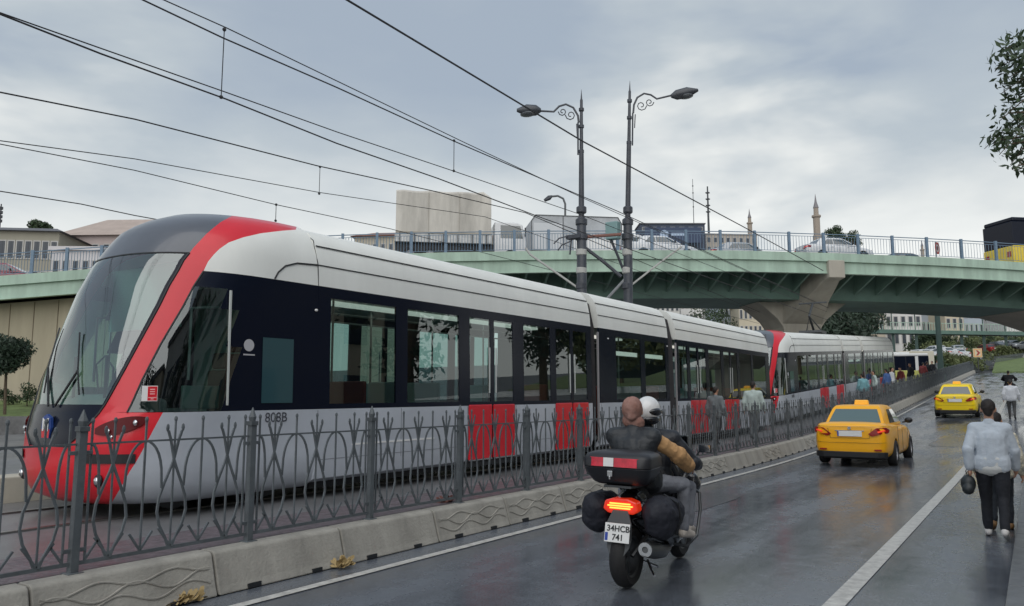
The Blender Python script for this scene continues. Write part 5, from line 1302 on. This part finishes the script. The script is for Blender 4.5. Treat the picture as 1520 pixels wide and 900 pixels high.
# ------------------------------------------------------------------ overhead wires
def wire(label, X, pts, r=.010, drops=(), ext=True):
    P3 = [on_x(a, c, X) for a, c in pts]
    if ext:
        d = (P3[1] - P3[0]).normalized(); P3 = [P3[0] - d * (P3[0].y + 4 if P3[0].y > -4 else 1)] + P3
    L_ = P3[-1]
    if X != -7.0 and L_.y < 44: P3.append(Vector((X, 46, min(L_.z, 6.6) + .1)))
    root = MB(); root.tube(P3, r, 5); o = root.build('overhead_wire', M['wire'], None, org=P3[0], label=label, cat='overhead wire'); o['group'] = 'overhead tram wires'
    for (px, y0, y1) in drops:
        b = MB(); a, c = on_x(px, y0, X), on_x(px, y1, X); c.x, c.y = a.x, a.y; b.tube([a, c], .007, 4); b.sphere(a, .03, 6, 4); b.sphere(c, .03, 6, 4); b.build('dropper', M['wire'], o)
wire('thick single wire crossing in front of both lamp poles toward the flyover', -7.0, [(515, 0), (865, 210), (1100, 335), (1222, 402)], .015)
wire('upper wire pair, lower strand, running from the top edge to the left lamp pole', -9.33, [(212, 0), (330, 56), (500, 130), (670, 208), (865, 292), (915, 313)], .012, [(333, 44, 146)])
wire('upper wire pair, higher strand, running from the top edge toward the flyover', -9.40, [(243, 0), (335, 41), (520, 130), (690, 212), (865, 294), (985, 347)], .009, [(674, 209, 254)])
wire('middle wire pair, lower strand, passing over the tram nose to the lorry', -9.30, [(0, 21), (150, 80), (335, 147), (500, 213), (650, 265), (800, 322)], .012)
wire('middle wire pair, higher strand, passing over the tram nose', -9.45, [(0, 19), (150, 72), (335, 137), (500, 196), (673, 254), (860, 318)], .009)
wire('single wire from the left edge to the front of the box truck', -13.2, [(0, 137), (200, 177), (470, 246), (640, 283), (780, 316)], .014, [(475, 248, 288)])
wire('thin wire pair, higher strand, low over the tram roof', -13.4, [(0, 209), (200, 236), (475, 286), (720, 322)], .009)
wire('thin wire pair, lower strand, low over the tram roof', -13.3, [(0, 214), (200, 253), (410, 304), (580, 340)], .009, [(410, 304, 328)])
wire('lowest thin wire above the pink mansard building', -17.0, [(0, 284), (120, 303), (200, 320), (300, 338)], .012)

# ================================================================== TREES
def foliage(root, blobs, n, size, m, name='crown', seed=1, flat=.6):
    rr_ = random.Random(seed); b = MB(); tot = sum(r0 ** 2 for _, r0 in blobs)
    for c, r0 in blobs:
        k = int(n * r0 ** 2 / tot)
        for _ in range(k):
            d = Vector((rr_.gauss(0, 1), rr_.gauss(0, 1), rr_.gauss(0, 1))).normalized() * r0 * rr_.random() ** .42; d.z *= .8
            p = Vector(c) + d; s = size * rr_.uniform(.6, 1.35)
            a = Vector((rr_.gauss(0, 1), rr_.gauss(0, 1), rr_.gauss(0, flat))).normalized(); t = a.orthogonal().normalized(); t.rotate(Matrix.Rotation(rr_.uniform(0, 6.28), 3, a)); w = a.cross(t) * .45
            b.add([p - t * s, p + w * s * .8, p + t * s, p - w * s * .8], [(0, 1, 2, 3)])
    return b.build(name, m, root, fix=False)
def tree(base, h, rad, label, m, n=2500, size=.12, nb=16, seed=1, cat='tree', name='tree', cz=None, spread=1.0, group=None):
    rr_ = random.Random(seed); r = empty(name, base, label=label, cat=cat)
    if group: r['group'] = group
    base = Vector(base); cz = cz or h * .62; blobs = []
    for i in range(nb):
        a = rr_.uniform(0, 6.28); q = rr_.random() ** .5; z = rr_.uniform(-1, 1)
        k = math.sqrt(max(.05, 1 - z * z * .8))
        blobs.append((base + V(math.cos(a) * rad * .72 * q * k * spread, math.sin(a) * rad * .72 * q * k, cz + z * (h - cz) * .72), rad * rr_.uniform(.26, .44)))
    foliage(r, blobs, n, size, m, seed=seed)
    b = MB(); top = base + V(0, 0, cz); b.tube([base - V(0, 0, .3), base + V(.05 * h * .1, 0, cz * .5), top], [h * .03, h * .022, h * .012], 8)
    b.build('trunk', M['bark'], r, smooth=True)
    for c, r0 in blobs[:7]:
        MB().tube([base + V(0, 0, cz * .55), (base + V(0, 0, cz * .7)).lerp(c, .5), c], [h * .013, h * .009, h * .004], 5).build('limb', M['bark'], r, smooth=True)
    return r
# street tree reaching in at the right edge
rt = empty('street_tree', (3.0, 13.2, .13), label='leafy street tree hanging into the upper right corner of the photo', cat='tree')
rr_ = random.Random(11); blobs = []
targets = [(1502, 72, .30), (1518, 66, .30), (1498, 95, .33), (1512, 110, .36), (1503, 130, .26), (1515, 150, .36), (1500, 168, .30), (1512, 190, .40), (1484, 208, .24), (1470, 214, .17), (1500, 214, .34), (1515, 228, .34), (1512, 246, .16), (1534, 120, .45), (1534, 190, .45), (1540, 70, .5), (1542, 235, .4)]
for px, py, r0 in targets: blobs.append((on_y(px, py, 13.2 + rr_.uniform(-.5, .5)), r0))
for _ in range(26): blobs.append((V(rr_.uniform(1.3, 5.5), rr_.uniform(10.8, 16), rr_.uniform(5.9, 9.8)), rr_.uniform(.6, .95)))
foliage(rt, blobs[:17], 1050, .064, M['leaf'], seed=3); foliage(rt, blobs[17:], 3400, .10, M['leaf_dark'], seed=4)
MB().tube([(3.0, 13.2, .1), (3.05, 13.2, 3), (2.9, 13.3, 6.5), (2.8, 13.2, 8.5)], [.24, .19, .13, .05], 10).build('trunk', M['bark'], rt, smooth=True)
for c, r0 in blobs[:13]: MB().tube([V(1.6, 13.2, 6.6), V(1.6, 13.2, 6.9).lerp(c, .5) + V(0, 0, .15), c + (c - V(1.6, 13.2, 6.9)).normalized() * r0 * .6], [.03, .018, .005], 5).build('twig', M['bark'], rt, smooth=True)
for c, r0 in blobs[6:24:2]: MB().tube([(3.0, 13.2, 4.2), V(3.0, 13.2, 4.6).lerp(c, .5) + V(0, 0, .4), c], [.07, .045, .012], 5).build('limb', M['bark'], rt, smooth=True)
for i, (x, y, h) in enumerate(((5.2, 3.5, 9), (5.5, 24.5, 9.5), (5.0, -6, 9), (6.0, 36, 10))):
    tree((x, y, .13 + rise(y)), h, 3.4, ('street tree', 'street tree', 'street tree', 'street tree')[i] + ' standing on the right pavement outside the picture, ' + ('beside the camera', 'past the overhanging one', 'behind the camera', 'near the flyover')[i], M['leaf_dark'], 2200, .2, 18, 20 + i)
# clipped ball tree on the grass bank
bt_ = at_d(8, 607, 32.2); bt_.z = .95
tb = empty('topiary_tree', bt_, label='clipped round ball tree on the grass bank at the left edge', cat='tree')
cc = at_d(10, 526, 32.2); foliage(tb, [(cc + V(rr_.uniform(-.45, .45), rr_.uniform(-.45, .45), rr_.uniform(-.4, .45)), .66) for _ in range(16)], 8000, .085, M['leaf_dark'], seed=9)
MB().tube([bt_ - V(0, 0, .2), cc], [.06, .045], 8).build('trunk', M['bark'], tb)
for i, (px, D, h) in enumerate(((40, 35, 1.0), (12, 35.5, .8), (70, 35.6, .7))):
    p = at_d(px, 600, D); tree((p.x, p.y, 1.3), h, h * .8, ('low dark shrub by the abutment right of the ball tree', 'low shrub behind the ball tree trunk', 'small shrub against the abutment near the tram nose')[i], M['leaf'], 700, .06, 8, 40 + i, 'shrub', 'shrub')
# weeds at the barrier foot
for i, (px, py) in enumerate(((275, 893), (512, 840), (662, 745))):
    p = on_z(px, py, .02) if py > 760 else on_z(px, py, .36)
    wv = empty('weed', p, label=('dry pale weed at the barrier foot in the lower left corner', 'yellow dead leaves lying at the joint of two plain barriers', 'reddish weed growing on top of the barrier under the fence', 'small dry weed at the foot of a wave patterned barrier')[i], cat='weed')
    b = MB(); w_ = random.Random(i)
    for _ in range(46):
        a = w_.uniform(0, 6.28); L = w_.uniform(.04, .12); d = V(math.cos(a), math.sin(a), w_.uniform(.1, 1.2)).normalized(); o_ = p + V(w_.uniform(-.03, .03), w_.uniform(-.09, .09), 0); e = o_ + d * L; n_ = d.orthogonal().normalized() * .011
        b.add([o_ - n_, o_ + n_, e + n_ * 1.6, e + d * .02, e - n_ * 1.6], [(0, 1, 2, 3, 4)])
    b.build('leaves', mat(*(('dry_leaf', (.38, .28, .13), .8), ('dry_leaf', (.38, .28, .13), .8), ('red_weed', (.14, .06, .05), .8), ('dry_leaf', (.38, .28, .13), .8))[i]), wv, fix=False)

# ================================================================== BUILDINGS AND FAR THINGS
PANE = mat('window_pane_dark', (.045, .055, .07), .15)
def building(label, px0, px1, ytop, D, cols, rows, wall, roofm=None, depth=10, wsize=(.5, .55), rot=0.0, roof_h=0.0, ylow=None, name='building', storey=3.0, flat_over=.25, recess=True):
    a, c = at_d(px0, ytop, D), at_d(px1, ytop, D); w = (c - a).length; mid = (a + c) / 2; zt = a.z
    gy = rise(mid.y) - .5; base = V(mid.x, mid.y, gy); H = zt - gy
    r = empty(name, base, YAW + rot, label=label, cat='building')
    def L(b):
        return b
    wm = mat('wall_' + wall[0], wall[1], .85, var=.10, vscale=.25, streak=True)
    b = MB(); b.bx(-w / 2, w / 2, 0, depth, 0, H); o = b.build('wall', wm, None); o.parent = r
    if roof_h > 0:
        b = MB(); e = .5; b.loft([[(-w / 2 - e, -e, H), (w / 2 + e, -e, H), (w / 2 + e, depth + e, H), (-w / 2 - e, depth + e, H)], [(-w / 2 * .55, depth * .35, H + roof_h), (w / 2 * .55, depth * .35, H + roof_h), (w / 2 * .55, depth * .65, H + roof_h), (-w / 2 * .55, depth * .65, H + roof_h)]]); o = b.build('roof', roofm, None); o.parent = r
    else:
        b = MB(); b.bx(-w / 2 - flat_over, w / 2 + flat_over, -flat_over, depth + flat_over, H + .003, H + .35); o = b.build('roof', roofm or wm, None); o.parent = r
    cw = w / cols; first = None; fr = None
    for j in range(rows):
        z = H - 1.0 - j * storey - storey * wsize[1] / 2
        if z < 1: break
        for i in range(cols):
            x = -w / 2 + cw * (i + .5); ww, wh = cw * wsize[0], storey * wsize[1]
            if first is None:
                b = MB(); b.box((0, -.02, 0), (ww + .22, .10, wh + .22)); first = b.build('window', mat('window_surround', (.46, .45, .43), .7), None); o = first
                b = MB(); b.box((0, -.075, 0), (ww, .02, wh)); b.box((0, -.09, 0), (.07, .02, wh)); pn = b.build('pane', PANE, None); pn.parent = o
            else:
                o = first.copy(); COL.objects.link(o); q = pn.copy(); COL.objects.link(q); q.parent = o
            o.parent = r; o.location = (x, 0, z)
    return r
RED = mat('roof_tile_red', (.24, .11, .075), .85, var=.2, vscale=1.5); SLATE = mat('roof_slate', (.11, .11, .12), .7, var=.15, vscale=1)
W = lambda n, *c: (n, c)
building('long low building with glazed lean-to roof behind the flyover on the left', -60, 84, 343, 74, 12, 3, W('sand', .33, .31, .25), SLATE, 12, (.62, .55), 0.12, 1.2)
bm_ = building('pinkish building with hipped mansard roof left of the tram nose', 84, 235, 350, 82, 9, 3, W('pink', .48, .40, .38), mat('roof_pinkish', (.40, .33, .29), .85, var=.12, vscale=1), 14, (.42, .55), -.05, 2.9)
for i in range(4): MB().bx(1.0 + 1.6 * i, 1.4 + 1.6 * i, 5, 5.4, 0, 1.2).build('chimney', mat('chimney_brown', (.2, .15, .12), .9), None).parent = bm_
for ch in [c for c in COL.objects if c.parent == bm_ and c.name.startswith('chimney')]: ch.location = (0, 0, [c for c in COL.objects if c.parent == bm_ and c.name.startswith('wall')][0].dimensions.z or 0)
building('lower white fronted building below the mansard roof', 78, 150, 372, 70, 5, 2, W('offwhite', .58, .56, .57), None, 5, (.5, .6), .02)
building('small house with red tiled roof left of the covered lorry', 526, 600, 351, 92, 6, 2, W('cream', .48, .44, .36), RED, 9, (.4, .5), -.1, 1.1)
dk = building('dark building with navy billboard wall right of the lamp poles', 950, 1046, 333, 238, 7, 1, W('slateblue', .06, .075, .11), SLATE, 9, (.5, .3), 0, 0)
building('low beige block on the skyline right of the navy billboard', 1046, 1125, 349, 245, 8, 2, W('beige', .42, .38, .33), None, 9, (.45, .5), .1)
# billboard with pale roundel and smear of lettering
p0, p1 = at_d(957, 361, 236), at_d(1040, 338, 236); c0 = (p0 + p1) / 2; w_ = (p1 - p0).xy.length
bb = empty('billboard', c0, YAW, label='navy billboard with a pale round mark behind the flyover railing', cat='billboard')
o = MB().box((0, -.5, 0), (w_, .2, p1.z - p0.z)).build('panel', mat('billboard_navy', (.025, .045, .10), .5), None); o.parent = bb
o2 = MB().lathe([(.01, 0), (1.35, 0), (1.35, .03)], 20, 'y', (-2.7, -.64, .2)).build('roundel', mat('billboard_pale', (.4, .5, .65), .5), None); o2.parent = o
o3 = MB().box((1.6, -.62, .2), (4.4, .02, .85)).build('bar', MATS['billboard_pale'], None); o3.parent = o
# masts and minarets on the skyline
def spire(px, ytop, ybase, D, wpx, label, kind):
    p = at_d(px, ytop, D); g = rise(p.y) - .5; r = empty('tower' if kind else 'mast', (p.x, p.y, g), label=label, cat='tower' if kind else 'mast'); u = D / F_PX
    zt = p.z; zb = at_d(px, ybase, D).z
    if kind:
        ww = wpx * u / 2; st = mat('minaret_stone', (.34, .29, .24), .8); hh_ = zt - zb
        b = MB(); b.lathe([(ww * 1.3, g), (ww * 1.3, zb), (ww, zb + .1), (ww, zb + hh_ * .42), (ww * 1.35, zb + hh_ * .44), (ww * 1.35, zb + hh_ * .48), (ww * .75, zb + hh_ * .49), (ww * .7, zb + hh_ * .66)], 12, 'z', (p.x, p.y, 0)); b.build('shaft', st, r, smooth=True, angle=25)
        b = MB(); b.lathe([(ww * .85, zb + hh_ * .66), (ww * .35, zb + hh_ * .80), (.03, zt)], 12, 'z', (p.x, p.y, 0)); b.build('spire', mat('spire_lead', (.20, .19, .20), .6), r, smooth=True)
    else:
        b = MB(); ww = wpx * u / 2; b.tube([(p.x, p.y, g), (p.x, p.y, zb), (p.x, p.y, zt)], [ww, ww, ww * .6], 6); b.build('shaft', M['dark_metal'], r)
        b = MB()
        for i in range(4): z = zb + (zt - zb) * (.4 + .15 * i); b.box((p.x, p.y, z), (ww * 3, ww * 3, .3))
        b.build('antenna', M['dark_metal'], r)
spire(1028, 266, 335, 260, 1.2, 'thin pale radio mast on the skyline left of the thicker one', 0)
spire(1050, 277, 340, 260, 3.6, 'thick dark antenna mast on the skyline', 0)
spire(1112, 310, 350, 260, 7, 'slim minaret on the skyline left of the taller tower', 1)
spire(1210, 288, 350, 260, 10, 'tallest stone minaret on the skyline above the white sedan', 1)
spire(1368, 356, 384, 260, 5, 'tiny minaret seen through the flyover railing right of the white sedan', 1)
spire(2, 303, 345, 80, 3, 'dark roof post at the left edge of the photo', 0)
# hillside houses seen under the flyover
walls = [W('plaster_white', .60, .59, .56), W('plaster_cream', .56, .50, .38), W('plaster_grey', .42, .42, .42), W('plaster_blue', .40, .45, .50), W('plaster_tan', .46, .40, .32), W('plaster_pale', .66, .65, .63)]
hl = [(940, 972, 438, 165, 5, 5, 5, 0, 'white house with dark windows at the left end under the flyover'), (973, 1008, 443, 158, 5, 5, 0, 0, 'white apartment house second from the left under the flyover'), (1010, 1042, 440, 166, 5, 4, 5, 0, 'white apartment house beside the dark tree under the flyover'),
      (1044, 1066, 452, 170, 3, 4, 2, 1, 'grey house half hidden by the tree under the flyover'), (1067, 1096, 448, 150, 4, 4, 3, 1, 'bluish house with slate roof under the flyover left of the pier'), (1097, 1150, 452, 140, 8, 4, 1, 0, 'cream house with tall narrow windows beside the pier'),
      (1150, 1200, 452, 150, 6, 4, 4, 0, 'tan house right behind the pier column'), (1283, 1311, 440, 128, 3, 6, 4, 0, 'tan windowless looking block right of the dark trees under the flyover'), (1312, 1364, 436, 132, 5, 6, 5, 0, 'white apartment block with dark balconies under the flyover'), (1365, 1395, 446, 140, 4, 6, 3, 0, 'bluish grey apartment block left of the green pole'),
      (1400, 1428, 440, 135, 3, 6, 1, 0, 'cream tower block just right of the green pole'), (1429, 1458, 452, 150, 4, 6, 3, 0, 'blue grey apartment block right of the cream tower'), (1459, 1490, 458, 155, 4, 5, 2, 0, 'grey apartment block under the right half of the flyover'), (1491, 1530, 462, 150, 5, 5, 5, 0, 'pale apartment block at the right edge under the flyover'),
      (900, 940, 446, 175, 5, 4, 4, 0, 'tan house hidden behind the lamp poles'), (1531, 1600, 455, 160, 8, 5, 0, 0, 'white block beyond the right edge of the picture'), (1200, 1283, 462, 190, 9, 4, 2, 0, 'grey row of houses behind the dark trees')]
for k, (a, c, y, D, nc, nr, wi, rf, lab) in enumerate(hl): building(lab, a, c, y, D, nc, nr, walls[wi], SLATE if rf else None, 9, (.46, .52), random.uniform(-.12, .12), 1.6 if rf else 0)
for i, (px, y, D, h, rad, m) in enumerate(((1052, 500, 146, 13, 6, 'leaf'), (1210, 520, 78, 8.6, 4.0, 'leaf_dark'), (1240, 520, 82, 9.2, 4.6, 'leaf_dark'), (1268, 520, 88, 9.0, 4.2, 'leaf_dark'), (1375, 515, 120, 6.0, 3.4, 'leaf'))):
    p = at_d(px, y, D); g = rise(p.y); tree((p.x, p.y, g), h, rad, ('dark tree between the white and blue houses under the flyover', 'leftmost dark tree just right of the pier', 'middle dark tree above the second tram roof', 'rightmost dark tree above the second tram roof', 'small round tree left of the green pole')[i], M[m], 2600, .30, 18, 60 + i)
# skyline bushes above the flyover
for i, (px, yt, D, rad) in enumerate(((60, 330, 95, 1.6), (1243, 335, 180, 2.2), (1262, 344, 180, 2.6))):
    p = at_d(px, yt, D); g = rise(p.y); tree((p.x, p.y, g), p.z - g, rad * 1.3, ('round dark treetop above the roof of the long low building', 'treetop on the skyline just right of the tallest minaret', 'lower treetop on the skyline above the white sedan')[i], M['leaf'], 1600, .28, 10, 80 + i, cz=(p.z - g) - rad)
# footbridge
fb0, fb1 = at_d(1306, 490, 112), at_d(1540, 494, 118)
fb = empty('footbridge', (fb0.x, fb0.y, fb0.z), label='green footbridge with railings crossing in front of the far apartment blocks', cat='footbridge')
b = MB(); n_ = V(0, 0, 1); d_ = (fb1 - fb0); pr = V(-d_.y, d_.x, 0).normalized() * 2.2
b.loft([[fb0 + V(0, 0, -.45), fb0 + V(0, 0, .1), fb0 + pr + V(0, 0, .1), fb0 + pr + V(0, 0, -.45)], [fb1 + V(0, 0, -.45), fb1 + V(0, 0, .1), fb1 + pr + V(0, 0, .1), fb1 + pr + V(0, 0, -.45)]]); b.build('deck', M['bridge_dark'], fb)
b = MB()
for k in range(60): p = fb0.lerp(fb1, k / 59); b.box((p.x, p.y, p.z + .6), (.07, .07, 1.1))
b.tube([fb0 + V(0, 0, 1.15), fb1 + V(0, 0, 1.15)], .06, 4); b.build('railing', M['bridge_green'], fb)
for k in range(7):
    p = fb0.lerp(fb1, (k + .5) / 7); g = rise(p.y) - .5; MB().bx(p.x - .2, p.x + .2, p.y - .2 + 1, p.y + .2 + 1, g, p.z - .46).build('pillar', mat('dark_green_paint', (.05, .09, .08), .5), fb)
    MB().tube([(p.x, p.y + .5, p.z + .1), (p.x, p.y + .5, p.z + 3.4)], .08, 6).build('lamp_post', MATS['dark_green_paint'], fb)
# tall green pole, far bus, kiosk van
p = at_d(1397, 555, 66); gp = empty('green_pole', (p.x, p.y, rise(p.y) + .3), label='thick dark green pole standing past the second tram', cat='pole')
MB().tube([(p.x, p.y, rise(p.y)), (p.x, p.y, at_d(1397, 448, 66).z)], [.24, .20], 10).build('shaft', mat('dark_green_paint', (.05, .09, .08), .5), gp, smooth=True); MB().tube([(p.x, p.y, rise(p.y) + .3), (p.x, p.y, rise(p.y) + 1.0)], .34, 10).build('base', MATS['dark_green_paint'], gp)
b2_ = bus('far city bus with white roof and yellow stripe past the second tram', ('bus_stripe_yellow', (.55, .55, .16)), M['white'])
p = at_d(1376, 540, 70); b2_.location = (p.x, p.y, rise(p.y) - .1); b2_.rotation_euler = (0, 0, YAW + R(72)); b2_.scale = (.8, .45, .95)
# arrow sign in the bend
p = at_d(1451, 524, 92); g = rise(p.y)
sg = empty('arrow_sign', (p.x, p.y, g), label='square yellow sign with red and black arrow on a post in the bend', cat='road sign')
MB().tube([(p.x, p.y, g), (p.x, p.y, p.z - .5)], .06, 6).build('post', M['dark_metal'], sg)
s_ = 1.06; bo_ = MB().box((0, 0, 0), (s_, .06, s_)).build('board', mat('sign_cream', (.62, .55, .36), .5), None); bo_.parent = sg; bo_.location = (0, 0, p.z - g); bo_.rotation_euler = (0, 0, YAW)
for nm, pts, m, yy in (('red_border', [(-.46, -.46), (.46, -.46), (.46, .46), (-.46, .46)], mat('sign_orange', (.75, .35, .12), .5), -.034), ('inner_field', [(-.36, -.36), (.36, -.36), (.36, .36), (-.36, .36)], MATS['sign_cream'], -.037), ('arrow', [(-.22, -.3), (.02, -.3), (.30, 0), (.02, .3), (-.22, .3), (.02, 0)], mat('sign_red_dark', (.35, .03, .03), .5), -.040)):
    o = MB(); o.prism(pts, yy, yy + .002, 'y'); o = o.build(nm, m, None); o.parent = bo_
# parked and moving cars far up the road beyond the fence, and the shrubs between them
far = [(1407, 521, 100, 'car_white'), (1418, 524, 96, 'car_white'), (1428, 520, 104, 'car_silver'), (1434, 526, 98, 'car_white'), (1385, 528, 88, 'car_white'), (1478, 518, 118, 'car_red'), (1493, 514, 122, 'car_silver'), (1505, 512, 126, 'car_white'), (1516, 515, 118, 'car_silver'), (1500, 500, 150, 'car_silver'), (1514, 498, 152, 'car_white'), (1488, 497, 155, 'car_navy'), (1466, 516, 124, 'car_black')]
for k, (px, py, D, c) in enumerate(far):
    p = at_d(px, py, D); o = ncar(c, ('white', 'white', 'silver', 'white', 'white', 'red', 'silver', 'white', 'silver', 'silver', 'white', 'navy', 'black')[k] + ' car in the far traffic beyond the fence', group='far traffic'); o['label'] = o['label'] + (' near the far bus', ' left of the arrow sign', ' just left of the sign', ' under the green pole', ' closest to the bus', ' past the bend', ' past the black one', ' behind the railings', ' at the right edge', ' on the hill road', ' highest on the hill', ' farthest up the hill', ' beside the arrow sign')[k]
    o.location = (p.x, p.y, max(rise(p.y) - .05, p.z - .7)); o.rotation_euler = (0, 0, YAW + R(random.choice((-12, 8, 15, 172, 188))))
    o['group'] = 'far traffic'
k = 0
for (px, py, D, h, m) in [(1398, 516, 110, 3.0, 'leaf2'), (1412, 512, 118, 3.4, 'leaf'), (1424, 510, 122, 3.2, 'leaf2'), (1438, 508, 126, 3.4, 'leaf2'), (1442, 530, 100, 2.8, 'leaf2'), (1452, 508, 128, 3.2, 'leaf'), (1464, 507, 130, 3.2, 'leaf2'), (1477, 507, 132, 3.0, 'leaf2'), (1490, 508, 134, 3.0, 'leaf'), (1502, 507, 136, 3.0, 'leaf2'), (1514, 506, 138, 3.2, 'leaf2'), (1526, 506, 138, 3.2, 'leaf'), (1409, 532, 92, 1.8, 'leaf2'), (1424, 534, 94, 1.6, 'leaf2'), (1394, 538, 86, 1.6, 'leaf'), (1486, 522, 116, 2.0, 'leaf2'), (1510, 522, 118, 2.0, 'leaf2')]:
    p = at_d(px, py, D); g = rise(p.y); tree((p.x, p.y, g), max(h, p.z - g + h * .35), h * 1.05, 'olive green shrub in the planted strip beyond the far fence', M[m], 1300, .22, seed=100 + k, cat='shrub', name='shrub', group='shrubs of the planted strip', cz=max(h * .45, p.z - g - .4), nb=12); k += 1
# white delivery van / kiosk by the bus
p = at_d(1382, 532, 84); vn = empty('delivery_van', (p.x, p.y, rise(p.y)), YAW + R(80), label='cream box van parked between the far bus and the green pole', cat='van')
for nm, b, m in (('cargo_box', MB().prism([(0, .5), (3.6, .5), (3.6, 2.9), (0, 2.9)], -1, 1, 'x'), mat('van_cream', (.55, .52, .42), .5)), ('cab', MB().prism([(3.65, .5), (5.2, .5), (5.2, 1.3), (4.8, 2.1), (3.65, 2.1)], -.95, .95, 'x'), M['white'])): o = b.build(nm, m, None, bevel=.05); o.parent = vn
for y in (.9, 4.3):
    for s in (-1, 1): o = wheel(None, s * .9, y, .34, .2); o.parent = vn
# black railing and bollards on the right pavement edge
for k, y in enumerate((8.9, 10.3, 11.7, 13.1)):
    r = empty('bollard', (-.06, y, .13), label='slim black bollard on the right pavement edge', cat='bollard'); r['group'] = 'bollards along the right kerb'
    MB().lathe([(.05, 0), (.05, .03), (.03, .05), (.03, .62), (.045, .65), (.045, .69), (.02, .74)], 12, 'z', (-.06, y, .13)).build('shaft', M['black_plastic'], r, smooth=True)
# buildings across the right pavement, mirrored in the tram and wet road
for i, (y0, y1, h, wl) in enumerate(((-26, -6, 11, 4), (-5, 14, 13, 2), (15, 33, 12, 1))):
    r = empty('building', (13, y0, 0), label='apartment house across the right pavement, ' + ('behind the camera', 'beside the camera', 'nearest the flyover')[i], cat='building')
    MB().bx(13, 23, y0, y1, 0, h).build('wall', mat('wall_' + walls[wl][0], walls[wl][1], .85), r); MB().bx(12.7, 23.3, y0 - .2, y1 + .2, h + .003, h + .5).build('roof', SLATE, r)
    for j in range(3):
        for k in range(6): MB().bx(12.9, 12.995, y0 + 1 + 3 * k, y0 + 2.6 + 3 * k, 1.6 + 3.4 * j, 3.4 + 3.4 * j).build('window', PANE, r)

for i, (x, y, h) in enumerate(((10, 52, 10), (9, 63, 11), (11, 76, 10), (16, 118, 12), (28, 112, 12), (40, 116, 13))):
    tree((x, y, rise(y)), h, 4.6, 'tall green tree on the right beyond the flyover, ' + ('nearest to it', 'second along the pavement', 'at the side road corner', 'on the grass verge nearest the bend', 'in the middle of the verge', 'at the far end of the verge')[i], M['leaf2'], 1800, .34, 16, 200 + i)
